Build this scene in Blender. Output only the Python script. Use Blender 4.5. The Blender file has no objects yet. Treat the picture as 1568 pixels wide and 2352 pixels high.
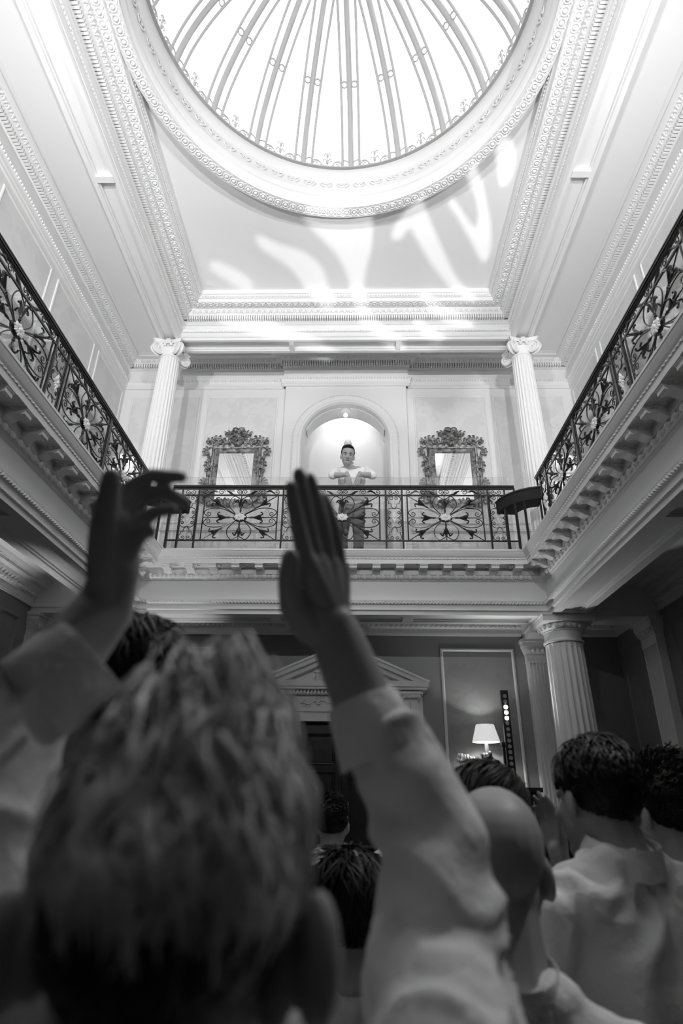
import bpy, bmesh, math, random
from mathutils import Vector, Matrix, Quaternion, noise

# ---------------------------------------------------------------- camera
F_PX, TH, YAW, ROLL = 1383.18, 0.4467, -0.0268, 0.0136     # focal length in pixels of a 1568 x 2352 frame
K = 0.7558                                                  # drawing units of the architecture -> metres
ZC = 1.62                                                   # eye height
CAM = Vector((0.2182 * K, 0.0, ZC))
FW = Vector((math.sin(YAW) * math.cos(TH), math.cos(YAW) * math.cos(TH), math.sin(TH)))
_r0 = Vector((math.cos(YAW), -math.sin(YAW), 0)); _u0 = _r0.cross(FW)
RT = _r0 * math.cos(ROLL) + _u0 * math.sin(ROLL)
UP = -_r0 * math.sin(ROLL) + _u0 * math.cos(ROLL)
sc = bpy.context.scene
COL = sc.collection
cd = bpy.data.cameras.new('camera'); cam = bpy.data.objects.new('camera', cd); COL.objects.link(cam)
cam.matrix_world = Matrix(((RT.x, UP.x, -FW.x, CAM.x), (RT.y, UP.y, -FW.y, CAM.y), (RT.z, UP.z, -FW.z, CAM.z), (0, 0, 0, 1)))
cd.sensor_fit = 'VERTICAL'; cd.sensor_height = 36.0; cd.sensor_width = 24.0
cd.lens = F_PX / 2352 * 36.0; cd.clip_start = 0.02; cd.clip_end = 200
cd.dof.use_dof = True; cd.dof.focus_distance = 7.6; cd.dof.aperture_fstop = 2.8
sc.camera = cam

# ---------------------------------------------------------------- light
w = bpy.data.worlds.new('sky'); sc.world = w; w.use_nodes = True
bg = w.node_tree.nodes['Background']; bg.inputs[0].default_value = (1, 1, 1, 1); bg.inputs[1].default_value = 1.9
def lamp(name, kind, loc, energy, target=None, **kw):
    d = bpy.data.lights.new(name, kind); d.energy = energy
    for k, v in kw.items(): setattr(d, k, v)
    o = bpy.data.objects.new(name, d); COL.objects.link(o); o.location = loc
    if target is not None: o.rotation_euler = (Vector(target) - Vector(loc)).to_track_quat('-Z', 'Y').to_euler()
    return o
po = lamp('dome_portal', 'AREA', (0, 3.853 * K, 8.47), 1, target=(0, 3.853 * K, 0), shape='DISK', size=3.7)
po.data.cycles.is_portal = True
vs = sc.view_settings
vs.view_transform = 'Standard'; vs.look = 'None'; vs.gamma = 1.0; vs.use_curve_mapping = False
vs.exposure = 0.72

# ---------------------------------------------------------------- materials (the photograph is black and white)
def mat(name, v, rough=0.6, metal=0.0, bump=None, var=None, spec=0.4):
    m = bpy.data.materials.new(name); m.use_nodes = True; nt = m.node_tree; b = nt.nodes['Principled BSDF']
    b.inputs['Base Color'].default_value = (v, v, v, 1); b.inputs['Roughness'].default_value = rough
    b.inputs['Metallic'].default_value = metal; b.inputs['Specular IOR Level'].default_value = spec
    tc = nt.nodes.new('ShaderNodeTexCoord')
    if var:                                    # (scale, low, high) mottling of the colour
        n = nt.nodes.new('ShaderNodeTexNoise'); n.inputs['Scale'].default_value = var[0]; n.inputs['Detail'].default_value = 4
        r = nt.nodes.new('ShaderNodeMapRange'); r.inputs[1].default_value = 0.3; r.inputs[2].default_value = 0.7
        r.inputs[3].default_value = var[1]; r.inputs[4].default_value = var[2]
        nt.links.new(tc.outputs['Object'], n.inputs['Vector']); nt.links.new(n.outputs[0], r.inputs[0]); nt.links.new(r.outputs[0], b.inputs['Base Color'])
    if bump:                                   # (scale, strength, distance)
        n = nt.nodes.new('ShaderNodeTexNoise'); n.inputs['Scale'].default_value = bump[0]; n.inputs['Detail'].default_value = 5
        bp = nt.nodes.new('ShaderNodeBump'); bp.inputs['Strength'].default_value = bump[1]; bp.inputs['Distance'].default_value = bump[2]
        nt.links.new(tc.outputs['Object'], n.inputs['Vector']); nt.links.new(n.outputs[0], bp.inputs['Height']); nt.links.new(bp.outputs[0], b.inputs['Normal'])
    return m
def emit(name, v, s):
    m = bpy.data.materials.new(name); m.use_nodes = True; b = m.node_tree.nodes['Principled BSDF']
    b.inputs['Base Color'].default_value = (v, v, v, 1); b.inputs['Emission Color'].default_value = (1, 1, 1, 1); b.inputs['Emission Strength'].default_value = s
    return m
def glass(name, tint=0.97, facing=0.12, rough=0.02):
    m = bpy.data.materials.new(name); m.use_nodes = True; nt = m.node_tree; nt.nodes.clear()
    o = nt.nodes.new('ShaderNodeOutputMaterial'); mx = nt.nodes.new('ShaderNodeMixShader'); t = nt.nodes.new('ShaderNodeBsdfTransparent')
    g = nt.nodes.new('ShaderNodeBsdfGlossy'); lw = nt.nodes.new('ShaderNodeLayerWeight'); mr = nt.nodes.new('ShaderNodeMapRange')
    lw.inputs[0].default_value = 0.25; mr.inputs[3].default_value = facing * 0.4; mr.inputs[4].default_value = min(1, facing * 4)
    t.inputs[0].default_value = (tint, tint, tint, 1); g.inputs[1].default_value = rough
    nt.links.new(lw.outputs['Fresnel'], mr.inputs[0]); nt.links.new(mr.outputs[0], mx.inputs[0]); nt.links.new(t.outputs[0], mx.inputs[1]); nt.links.new(g.outputs[0], mx.inputs[2]); nt.links.new(mx.outputs[0], o.inputs[0])
    return m
def damask(name, lo, hi, rough=0.45):
    m = mat(name, lo, rough); nt = m.node_tree; b = nt.nodes['Principled BSDF']; tc = nt.nodes['Texture Coordinate']
    n = nt.nodes.new('ShaderNodeTexNoise'); n.inputs['Scale'].default_value = 5.0; n.inputs['Detail'].default_value = 2; n.inputs['Distortion'].default_value = 2.2
    v = nt.nodes.new('ShaderNodeTexVoronoi'); v.inputs['Scale'].default_value = 3.2; v.feature = 'SMOOTH_F1'
    a = nt.nodes.new('ShaderNodeMath'); a.operation = 'MULTIPLY'
    r = nt.nodes.new('ShaderNodeMapRange'); r.inputs[1].default_value = 0.17; r.inputs[2].default_value = 0.24; r.inputs[3].default_value = lo; r.inputs[4].default_value = hi
    nt.links.new(tc.outputs['Object'], n.inputs[0]); nt.links.new(tc.outputs['Object'], v.inputs[0]); nt.links.new(n.outputs[0], a.inputs[0]); nt.links.new(v.outputs[0], a.inputs[1])
    nt.links.new(a.outputs[0], r.inputs[0]); nt.links.new(r.outputs[0], b.inputs['Base Color'])
    return m
M = dict(
    plaster=mat('white_plaster', 0.80, 0.5, bump=(60, 0.05, 0.004)), ceil=mat('ceiling_plaster', 0.84, 0.6),
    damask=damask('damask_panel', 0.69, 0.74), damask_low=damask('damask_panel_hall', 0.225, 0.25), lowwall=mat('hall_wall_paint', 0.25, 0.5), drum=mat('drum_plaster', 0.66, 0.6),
    iron=mat('black_iron', 0.012, 0.28, 0.0, spec=0.6), rose=mat('white_painted_rosette', 0.82, 0.45), domeiron=mat('pale_painted_iron', 0.30, 0.5),  # dome iron is paled in colour to stand for flare from the sky
    glass=glass('clear_glass', 0.95, 0.16), pane=glass('dome_pane', 0.97, 0.05), gilt=mat('silvered_carving', 0.25, 0.3, 0.7, bump=(55, 0.8, 0.012), var=(18, 0.06, 0.42)),
    mirror=mat('mirror', 0.92, 0.02, 1.0), floor=mat('dark_parquet', 0.04, 0.35, var=(6, 0.025, 0.055)), door=mat('dark_mahogany', 0.02, 0.35, var=(9, 0.012, 0.03)),
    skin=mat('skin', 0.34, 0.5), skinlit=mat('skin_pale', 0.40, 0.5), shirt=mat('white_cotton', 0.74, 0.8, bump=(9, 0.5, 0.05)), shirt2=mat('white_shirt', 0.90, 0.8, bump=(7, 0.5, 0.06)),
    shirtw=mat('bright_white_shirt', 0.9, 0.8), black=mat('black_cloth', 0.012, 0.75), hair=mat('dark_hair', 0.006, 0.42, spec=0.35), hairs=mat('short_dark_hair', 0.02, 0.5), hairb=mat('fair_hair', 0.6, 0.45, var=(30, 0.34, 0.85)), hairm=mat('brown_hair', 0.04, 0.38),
    trouser=mat('grey_trousers', 0.17, 0.8), shoe=mat('black_leather', 0.012, 0.3), eye=mat('eye_white', 0.5, 0.3), iris=mat('iris', 0.01, 0.2), lip=mat('lip', 0.27, 0.5),
    shade=emit('lit_pleated_shade', 0.75, 0.3), led=emit('lit_led', 0.9, 22.0), ledoff=mat('unlit_led', 0.28, 0.2), bulb=emit('lit_bulb', 0.9, 3.0), candle=mat('candle_white', 0.7, 0.5),
    gloss=mat('black_lacquer', 0.008, 0.08, spec=0.7), bronze=mat('dark_bronze', 0.06, 0.3, 0.5, var=(30, 0.02, 0.2)), wood=mat('pale_wood', 0.30, 0.35), day=emit('daylight_window', 0.9, 2.2))

# ---------------------------------------------------------------- mesh helpers
class MB:
    def __init__(s): s.v = []; s.f = []
    def add(s, vs, fs):
        o = len(s.v); s.v.extend([tuple(p) for p in vs]); s.f.extend([tuple(i + o for i in q) for q in fs]); return s
    def box(s, c, d, R=None):
        x, y, z = d[0] / 2, d[1] / 2, d[2] / 2
        vs = [Vector((a, b, e)) for a in (-x, x) for b in (-y, y) for e in (-z, z)]
        if R is not None: vs = [R @ p for p in vs]
        c = Vector(c)
        return s.add([p + c for p in vs], [(0, 1, 3, 2), (4, 6, 7, 5), (0, 4, 5, 1), (2, 3, 7, 6), (0, 2, 6, 4), (1, 5, 7, 3)])
    def b2(s, x0, x1, y0, y1, z0, z1): return s.box(((x0 + x1) / 2, (y0 + y1) / 2, (z0 + z1) / 2), (abs(x1 - x0), abs(y1 - y0), abs(z1 - z0)))
    def grid(s, rows, cu=False, cv=False):                 # rows of points -> quads (cu closes each row, cv closes the rows)
        n = len(rows); m = len(rows[0]); vs = [p for r in rows for p in r]; fs = []
        for i in range(n if cv else n - 1):
            for j in range(m if cu else m - 1):
                a = i * m + j; b = i * m + (j + 1) % m; c = ((i + 1) % n) * m + (j + 1) % m; d = ((i + 1) % n) * m + j
                fs.append((a, b, c, d))
        return s.add(vs, fs)
    def tube(s, pts, rad, n=6, caps=True, closed=False):
        pts = [Vector(p) for p in pts]; k = len(pts)
        if not hasattr(rad, '__len__'): rad = [rad] * k
        rows = []; ref = None
        for i in range(k):
            t = (pts[(i + 1) % k] - pts[i - 1]) if closed else (pts[min(i + 1, k - 1)] - pts[max(i - 1, 0)])
            if t.length < 1e-9: t = Vector((0, 0, 1))
            t.normalize()
            if ref is None: ref = t.orthogonal().normalized()
            ref = (ref - t * ref.dot(t)); ref = ref.normalized() if ref.length > 1e-6 else t.orthogonal().normalized()
            q = t.cross(ref)
            rows.append([pts[i] + (ref * math.cos(2 * math.pi * j / n) + q * math.sin(2 * math.pi * j / n)) * rad[i] for j in range(n)])
        o = len(s.v); s.grid(rows, cu=True, cv=closed)
        if caps and not closed: s.f.append(tuple(o + j for j in reversed(range(n)))); s.f.append(tuple(o + (k - 1) * n + j for j in range(n)))
        return s
    def ell(s, c, r, nu=12, nv=8, R=None):
        c = Vector(c); rows = []
        for i in range(nv + 1):
            a = math.pi * i / nv - math.pi / 2; row = []
            for j in range(nu):
                b = 2 * math.pi * j / nu; p = Vector((r[0] * math.cos(a) * math.cos(b), r[1] * math.cos(a) * math.sin(b), r[2] * math.sin(a)))
                row.append((R @ p if R is not None else p) + c)
            rows.append(row)
        return s.grid(rows, cu=True)
    def cap(s, a, b, ra, rb, n=10):                        # tapered capsule
        a = Vector(a); b = Vector(b); d = (b - a); L = d.length; d = d / L if L > 1e-9 else Vector((0, 0, 1))
        pts = []; rad = []
        for i in range(5): t = math.pi / 2 * i / 4; pts.append(a - d * ra * math.cos(t)); rad.append(max(1e-4, ra * math.sin(t)))
        for i in range(1, 6): t = math.pi / 2 * i / 5; pts.append(b + d * rb * math.sin(t)); rad.append(max(1e-4, rb * math.cos(t)))
        pts.insert(5, b); rad.insert(5, rb)
        return s.tube(pts, rad, n)
    def chain(s, pts, rad, n=10):
        for i in range(len(pts) - 1): s.cap(pts[i], pts[i + 1], rad[i], rad[i + 1], n)
        return s
    def lathe(s, prof, n=32, c=(0, 0, 0), a0=0, a1=2 * math.pi):
        full = abs(a1 - a0 - 2 * math.pi) < 1e-6; k = n if full else n + 1; rows = []
        for r, z in prof: rows.append([Vector((c[0] + r * math.cos(a0 + (a1 - a0) * j / n), c[1] + r * math.sin(a0 + (a1 - a0) * j / n), c[2] + z)) for j in range(k)])
        return s.grid(rows, cu=full)
    def sweep(s, path, prof, closed=False, fn=None):        # path in a plane (a,b), profile (offset to the left, height)
        k = len(path); rows = []
        for p, h in prof:
            row = []
            for i in range(k):
                P = Vector(path[i][:2])
                d0 = (P - Vector(path[i - 1][:2])) if (closed or i > 0) else None
                d1 = (Vector(path[(i + 1) % k][:2]) - P) if (closed or i < k - 1) else None
                d0 = (d0 or d1).normalized(); d1 = (d1 or d0).normalized()
                n0 = Vector((-d0.y, d0.x)); n1 = Vector((-d1.y, d1.x)); nn = n0 + n1
                nn = nn / max(0.2, (1 + n0.dot(n1)))
                q = P + nn * p
                row.append(Vector(fn(q.x, q.y, h)) if fn else Vector((q.x, q.y, h)))
            rows.append(row)
        return s.grid(rows, cu=closed)
    def mesh(s, name, m, smooth=None):
        me = bpy.data.meshes.new(name); me.from_pydata(s.v, [], s.f); me.validate()
        if m: me.materials.append(M[m] if isinstance(m, str) else m)
        bm = bmesh.new(); bm.from_mesh(me); bmesh.ops.recalc_face_normals(bm, faces=bm.faces); bm.to_mesh(me); bm.free()
        if smooth is not None:
            me.shade_smooth()
            if smooth < 180: me.set_sharp_from_angle(angle=math.radians(smooth))
        return me
    def build(s, name, m, parent=None, smooth=None, loc=None): return put(name, s.mesh(name, m, smooth), parent, loc)
def put(name, me, parent=None, loc=None, rot=None):
    o = bpy.data.objects.new(name, me); COL.objects.link(o)
    if parent is not None: o.parent = parent
    if loc is not None: o.location = loc
    if rot is not None: o.rotation_euler = rot
    return o
def tag(o, label=None, cat=None, group=None, kind=None):
    if label: o['label'] = label
    if cat: o['category'] = cat
    if group: o['group'] = group
    if kind: o['kind'] = kind
    return o
def thing(name, label, cat, loc=(0, 0, 0), rz=0, group=None):
    return tag(put(name, None, None, loc, (0, 0, rz)), label, cat, group)
def struct(mb, name, m, smooth=None): return tag(mb.build(name, m, None, smooth), kind='structure')
def copy_tree(o, parent=None):
    c = o.copy(); COL.objects.link(c); c.parent = parent
    for ch in list(o.children): copy_tree(ch, c)
    return c
def crom(P, n=6, closed=False):                            # Catmull-Rom through points
    P = [Vector(p) for p in P]; k = len(P); out = []
    for i in range(k if closed else k - 1):
        a = P[(i - 1) % k] if closed or i > 0 else P[0] * 2 - P[1]; b = P[i]; c = P[(i + 1) % k]
        d = P[(i + 2) % k] if closed or i < k - 2 else P[-1] * 2 - P[-2]
        for j in range(n):
            t = j / n
            out.append(0.5 * ((2 * b) + (c - a) * t + (2 * a - 5 * b + 4 * c - d) * t * t + (3 * b - a - 3 * c + d) * t ** 3))
    if not closed: out.append(P[-1])
    return out
def spiral(cx, cz, r, a0, turns, n=18, end=0.15):           # in the x-z plane
    return [Vector((cx + r * (1 - (1 - end) * i / n) * math.cos(a0 + turns * 2 * math.pi * i / n), 0, cz + r * (1 - (1 - end) * i / n) * math.sin(a0 + turns * 2 * math.pi * i / n))) for i in range(n + 1)]
# ================================================================ THE PLACE (drawing units, scaled to metres further down)
YC, XW, YW, FL = 3.853, 4.62, 10.18, -0.5234
YF = 2 * YC - YW
AX, AY = 3.03, 8.60                                        # face of the lower entablature
BX, BY = 3.08, 8.67                                        # face of the upper beam
GF = 4.96                                                  # gallery floor
def loop(x, y1): return [(-x, 2 * YC - y1), (x, 2 * YC - y1), (x, y1), (-x, y1)]
def around(x, y1, p, sp, ymin, ends=0.0, skip=None):        # positions along back, left and right runs of a band: (loc xy, rotation)
    out = []
    W = 2 * (x - p) - 2 * ends; n = max(1, round(W / sp)); d = W / n
    for i in range(n): out.append((-(x - p) + ends + d * (i + 0.5), y1 - p, 0.0))
    L = y1 - p - ends - ymin; n = int(L / sp)
    for i in range(n):
        y = y1 - p - ends - sp * (i + 0.5)
        out.append((-(x - p), y, math.pi / 2)); out.append((x - p, y, -math.pi / 2))
    return out
# --- shell
struct(MB().b2(-XW, XW, YF, YW, FL - 0.15, FL), 'floor', 'floor')
DO, DT = 0.67, 2.76                                        # door half width, head
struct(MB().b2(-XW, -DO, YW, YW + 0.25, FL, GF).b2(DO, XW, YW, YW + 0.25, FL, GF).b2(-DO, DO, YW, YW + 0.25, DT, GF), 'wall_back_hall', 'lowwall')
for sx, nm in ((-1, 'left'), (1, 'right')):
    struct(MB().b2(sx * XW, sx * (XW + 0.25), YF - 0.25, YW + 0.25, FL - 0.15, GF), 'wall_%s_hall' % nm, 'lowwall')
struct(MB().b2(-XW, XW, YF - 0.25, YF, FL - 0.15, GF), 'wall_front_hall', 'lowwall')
struct(MB().b2(-XW, XW, YF - 0.25, YF, GF, 10.3), 'wall_front_gallery', 'plaster')
# gallery slab: hall ceiling below, gallery floor above
g = MB(); ix, iy = AX + 0.5, AY + 0.5; jy = 2 * YC - iy
g.b2(-XW, -ix, YF, YW, 4.55, GF - 0.002).b2(ix, XW, YF, YW, 4.55, GF - 0.002).b2(-ix, ix, iy, YW, 4.55, GF - 0.002).b2(-ix, ix, YF, jy, 4.55, GF - 0.002)
struct(g, 'ceiling_hall', 'ceil')
# --- lower entablature (balcony front)
prof = [(-.5, 4.56), (-.5, 4.075), (-.39, 4.075), (-.39, 4.095), (-.36, 4.095), (-.36, 4.115), (-.14, 4.115), (-.14, 4.095), (-.11, 4.095), (-.11, 4.075), (0, 4.075), (0, 4.13), (.018, 4.136), (.026, 4.146), (.018, 4.158), (.018, 4.221),
        (.03, 4.225), (.035, 4.232), (.06, 4.272), (.06, 4.285), (.0, 4.292), (.0, 4.585), (.025, 4.59), (.025, 4.602), (.035, 4.606), (.06, 4.63), (.075, 4.66), (.09, 4.665), (.09, 4.763), (.305, 4.763), (.305, 4.755), (.315, 4.755), (.315, 4.822),
        (.322, 4.826), (.327, 4.85), (.335, 4.855), (.345, 4.875), (.365, 4.905), (.372, 4.93), (.38, 4.935), (.38, 4.962), (-.5, 4.962)]
ent = struct(MB().sweep(loop(AX, AY), prof, True), 'trim_1', 'plaster', 40)
tag(ent, 'white plaster entablature carrying the balcony')
def small_egg():
    m = MB(); m.ell((0, -0.012, 0), (.042, .03, .034), 8, 5)
    m.tube([(-.052, -.006, .03), (-.046, -.018, -.012), (0, -.012, -.036), (.046, -.018, -.012), (.052, -.006, .03)], .007, 4)
    m.tube([(.069, -.005, .03), (.069, -.018, -.03)], [.011, .003], 4)
    return m.mesh('egg', 'plaster', 60)
egg = small_egg()
for x, y, r in around(AX, AY, .062, .138, 2.0, .1): put('egg', egg, ent, (x, y, 4.634), (0, 0, r))
def modillion():
    m = MB(); sec = [(0, 0), (-.215, 0), (-.215, -.022), (-.2, -.03), (-.2, -.062), (-.17, -.07), (-.13, -.055), (-.09, -.06), (-.05, -.085), (0, -.1)]
    w = .058; a = [(-w, y, z) for y, z in sec]; b = [(w, y, z) for y, z in sec]; n = len(sec)
    m.add(a + b, [tuple(range(n)), tuple(reversed(range(n, 2 * n)))] + [(i, (i + 1) % n, n + (i + 1) % n, n + i) for i in range(n)])
    m.b2(-.072, .072, -.225, 0, -.012, 0.0)
    return m.mesh('modillion', 'plaster')
def ros_small():
    m = MB(); m.b2(-.075, .075, -.075, .075, .0, .004)
    for i in range(5): a = i * 1.2566; m.ell((.032 * math.cos(a), .032 * math.sin(a), -.008), (.026, .02, .014), 6, 4, Matrix.Rotation(a, 3, 'Z'))
    m.ell((0, 0, -.012), (.014, .014, .012), 6, 4)
    return m.mesh('soffit_rosette', 'plaster', 60)
mo, rs = modillion(), ros_small()
for x, y, r in around(AX, AY, .09, .337, 2.0, .17): put('modillion', mo, ent, (x, y, 4.762), (0, 0, r))
for x, y, r in around(AX, AY, .2, .337, 2.0, .0):
    px = x + (.17 if r == 0 else 0)
    if r == 0 and px > AX - .3: continue
    yy = y if r == 0 else y - .11
    put('soffit_rosette', rs, ent, (px, yy, 4.758), (0, 0, r))
def leafrow(x, y1, p, z, sp, ymin, h, d, name, parent, tilt=0.4):    # a fine carved strip, joined
    m = MB()
    for X, Y, r in around(x, y1, p, sp, ymin, .03):
        R = Matrix.Rotation(r, 3, 'Z'); w = sp * .46
        P = [(-w, 0, -h), (w, 0, -h), (w * .75, 0, h), (-w * .75, 0, h), (0, -d, -h * .55), (0, -d * tilt, h * .7)]
        m.add([R @ Vector(q) + Vector((X, Y, z)) for q in P], [(0, 1, 4), (0, 4, 5, 3), (1, 2, 5, 4), (2, 3, 5)])
    return tag(m.build(name, 'plaster', parent), kind='stuff')
leafrow(AX, AY, .045, 4.252, .05, 2.0, .026, .03, 'leaf_moulding', ent)
leafrow(AX, AY, .322, 4.838, .06, 2.0, .014, .012, 'leaf_strip', ent)
leafrow(AX, AY, .018, 4.147, .045, 2.0, .010, .014, 'bead_moulding', ent)
def panel_breaks(parent, xs, ys, X, Y, p0, p1, z0, z1, w=.1):
    for x in xs: MB().b2(x - w / 2, x + w / 2, Y + p0, Y + p1, z0, z1).build('soffit_panel_bar', 'plaster', parent)
    for y in ys:
        for s in (-1, 1): MB().b2(s * (X + p0), s * (X + p1), y - w / 2, y + w / 2, z0, z1).build('soffit_panel_bar', 'plaster', parent)
panel_breaks(ent, (-2.9, -1.0, 1.0, 2.9), (2.6, 5.3, 8.5), AX, AY, .09, .41, 4.076, 4.118, .16)
# --- hall cross beams and hall cornice
for s in (-1, 1):
    b = MB().b2(s * 3.03, s * 3.53, 9.1, YW, 4.078, 4.55).b2(s * 3.53, s * XW, 8.6, 9.1, 4.078, 4.55)
    b.b2(s * 3.01, s * 3.55, 9.1, YW, 4.16, 4.2).b2(s * 3.53, s * XW, 8.58, 9.12, 4.16, 4.2)
    struct(b, 'trim_%d' % (2 if s < 0 else 3), 'plaster')
hp = [(0, 4.16), (.03, 4.16), (.035, 4.2), (.02, 4.21), (.02, 4.28), (.05, 4.3), (.05, 4.36), (.08, 4.38), (.1, 4.44), (.18, 4.45), (.18, 4.49), (.23, 4.52), (.25, 4.55)]
hc = MB().sweep(loop(XW, YW), hp, True)
hcor = struct(hc, 'trim_4', 'plaster', 40)
leafrow(XW, YW, .05, 4.33, .085, 2.5, .03, .05, 'dentil_course', hcor)
leafrow(XW, YW, .19, 4.505, .06, 2.5, .018, .02, 'leaf_moulding', hcor)
# --- columns
def shaft(r0, r1, z0, z1, n=20, name='shaft', m='plaster'):
    mb = MB(); rows = []; pat = [0, 0, .75, 1, 1, .75]
    zs = [z0, z0 + .05, z0 + .09] + [z0 + (z1 - z0) * t for t in (.15, .35, .55, .75, .9)] + [z1 - .09, z1 - .05, z1]
    for z in zs:
        t = (z - z0) / (z1 - z0); r = r0 + (r1 - r0) * t ** 1.5; e = 0 if z in (z0, z1) else (.75 if z < z0 + .06 or z > z1 - .06 else 1)
        rows.append([Vector((r * (1 - .085 * e * pat[j % 6]) * math.cos(2 * math.pi * j / (6 * n)), r * (1 - .085 * e * pat[j % 6]) * math.sin(2 * math.pi * j / (6 * n)), z)) for j in range(6 * n)])
    mb.grid(rows, cu=True); return mb.mesh(name, m, 35)
CX, CY = 3.26, 8.85
low_shaft = shaft(.30, .262, 0, 4.2)
def low_capital():
    m = MB().lathe([(.262, 0), (.275, 0), (.285, .012), (.285, .03), (.275, .042), (.262, .045), (.26, .16), (.275, .165), (.275, .18), (.3, .19), (.34, .24), (.345, .265)], 48)
    m.b2(-.37, .37, -.37, .37, .265, .345).b2(-.385, .385, -.385, .385, .345, .36)
    return m.mesh('capital', 'plaster', 40)
lowcap = low_capital()
lb = MB().lathe([(.42, 0), (.42, .06), (.44, .08), (.44, .14), (.40, .17), (.38, .22), (.37, .25), (.345, .28), (.30, .3)], 40).b2(-.45, .45, -.45, .45, -.1, 0).mesh('column_base', 'plaster', 40)
eggc = MB().ell((0, 0, 0), (.036, .024, .04), 6, 4).mesh('egg', 'plaster', 60)
hzb = FL + .1
low_shaft = shaft(.30, .262, hzb + .28, 3.70)
for s, nm in ((-1, 'fluted lower column behind the raised left hand'), (1, 'fluted lower column standing behind the dark-haired man')):
    c = thing('hall_column', nm, 'column', (s * CX, CY, 0), 0, 'lower columns of the hall')
    put('shaft', low_shaft, c); put('column_base', lb, c, (0, 0, hzb))
    k = put('capital', lowcap, c, (0, 0, 3.71))
    for i in range(22): a = 2 * math.pi * (i + .5) / 22; put('egg', eggc, k, (.325 * math.cos(a), .325 * math.sin(a), .225), (0, 0, a + math.pi / 2))
# pilasters of the hall
def pilaster_mesh(w, d, z0, z1, n):
    m = MB(); pts = [(-w / 2, 0), (-w / 2, -d)]; fw = w * .86 / n; x = -w * .43
    for i in range(n):
        pts += [(x + fw * .12, -d), (x + fw * .2, -d + .02), (x + fw * .35, -d + .032), (x + fw * .65, -d + .032), (x + fw * .8, -d + .02), (x + fw * .88, -d)]; x += fw
    pts += [(w / 2, -d), (w / 2, 0)]
    m.grid([[Vector((a, b, z0)) for a, b in pts], [Vector((a, b, z1)) for a, b in pts]]); return m
def husk():
    m = MB()
    for i in range(11): m.ell((0, 0, .55 + .055 * i), (.016, .014, .022), 6, 4)
    m.tube([(0, 0, .45), (0, 0, .5)], .01, 6); m.ell((0, 0, .42), (.02, .02, .02), 8, 4); m.cap((0, 0, .2), (0, 0, .36), .02, .02, 8)
    return m.mesh('husk_drop', 'bronze', 60)
hk = husk()
pil = []
for (x, y, r, lab) in ((3.27, YW, 0, 'fluted wall pilaster between the lit panel and the right column'), (-3.27, YW, 0, 'fluted wall pilaster behind the left lower column'),
                       (XW, CY, -math.pi / 2, 'shadowed fluted pilaster on the dark right-hand wall'), (-XW, CY, math.pi / 2, 'shadowed fluted pilaster on the dark left-hand wall')):
    o = tag(pilaster_mesh(.46, .12, FL, 3.72, 7).b2(-.25, .25, -.16, 0, FL, FL + .3).build('trim_5', 'plaster', None), lab, kind='structure')
    o.location = (x, y, 0); o.rotation_euler = (0, 0, r)
    cp = MB(); cp.b2(-.24, .24, -.13, 0, 3.70, 3.74).b2(-.235, .235, -.125, 0, 3.74, 3.84).b2(-.29, .29, -.18, 0, 3.97, 4.03).b2(-.31, .31, -.2, 0, 4.03, 4.08)
    cp.add([(-.24, -.13, 3.84), (.24, -.13, 3.84), (.29, -.18, 3.97), (-.29, -.18, 3.97), (-.24, 0, 3.84), (-.29, 0, 3.97), (.24, 0, 3.84), (.29, 0, 3.97)], [(0, 1, 2, 3), (4, 0, 3, 5), (1, 6, 7, 2)])
    cpo = cp.build('capital', 'plaster', o)
    for i in range(6): put('egg', eggc, cpo, (-.2 + .08 * i, -.165, 3.9))
    if abs(x - 3.27) < .01:
        for i in range(7): put('husk_drop', hk, o, (-.46 * .43 + .46 * .86 / 7 * (i + .5), -.1, .45))
# --- upper columns (Ionic with angled volutes)
up_shaft = shaft(.225, .178, GF + .2, 8.97, 22)
upb = MB().lathe([(.27, 0), (.31, .03), (.31, .08), (.27, .11), (.25, .13), (.26, .15), (.27, .17), (.255, .19), (.225, .2)], 40).b2(-.32, .32, -.32, .32, -.004, 0.02).mesh('column_base', 'plaster', 40)
capbody = MB().lathe([(.178, 0), (.19, .005), (.19, .03), (.178, .035), (.18, .08), (.215, .13), (.225, .17), (.2, .2), (.2, .27)], 40)
rows = []
for z, f in ((.27, .98), (.29, .98), (.30, 1.03), (.345, 1.03)):
    row = []
    for q in range(4):
        for t in (-1, -.93, -.6, -.3, 0, .3, .6, .93, 1):
            a = q * math.pi / 2; X = .27 * f * t if abs(t) < .99 else .25 * f * t; Y = (.27 if abs(t) > .99 else (.2 + .07 * t * t)) * f
            row.append(Vector((X * math.cos(a) - Y * math.sin(a), X * math.sin(a) + Y * math.cos(a), z)))
    rows.append(row)
capbody.grid(rows, cu=True)
capbody = capbody.mesh('capital_body', 'plaster', 40)
def volute():
    m = MB(); pts = []; rad = []
    for i in range(40):
        t = i / 39; a = math.pi / 2 + t * 2.4 * 2 * math.pi * -1; r = .13 * (1 - .82 * t)
        pts.append(Vector((.275 + r * math.cos(a) * -1, 0, .155 + r * math.sin(a)))); rad.append(.028 * (1 - .6 * t) + .004)
    for dy in (-.035, .035): m.tube([p + Vector((0, dy, 0)) for p in pts], rad, 6)
    m.lathe([(.0, -.04), (.12, -.035), (.115, 0), (.12, .035), (0, .04)], 20)
    n = 20 * 5; m.v[-n:] = [(p[0] + .27, p[2], p[1] + .165) for p in m.v[-n:]]
    m.tube([(.1, 0, .24), (.17, 0, .262), (.27, 0, .275)], [.03, .032, .03], 6)
    m.ell((.27, -.05, .165), (.022, .02, .022), 8, 5).ell((.27, .05, .165), (.022, .02, .022), 8, 5)
    return m.mesh('volute', 'plaster', 50)
vol = volute()
cf = MB()
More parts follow.
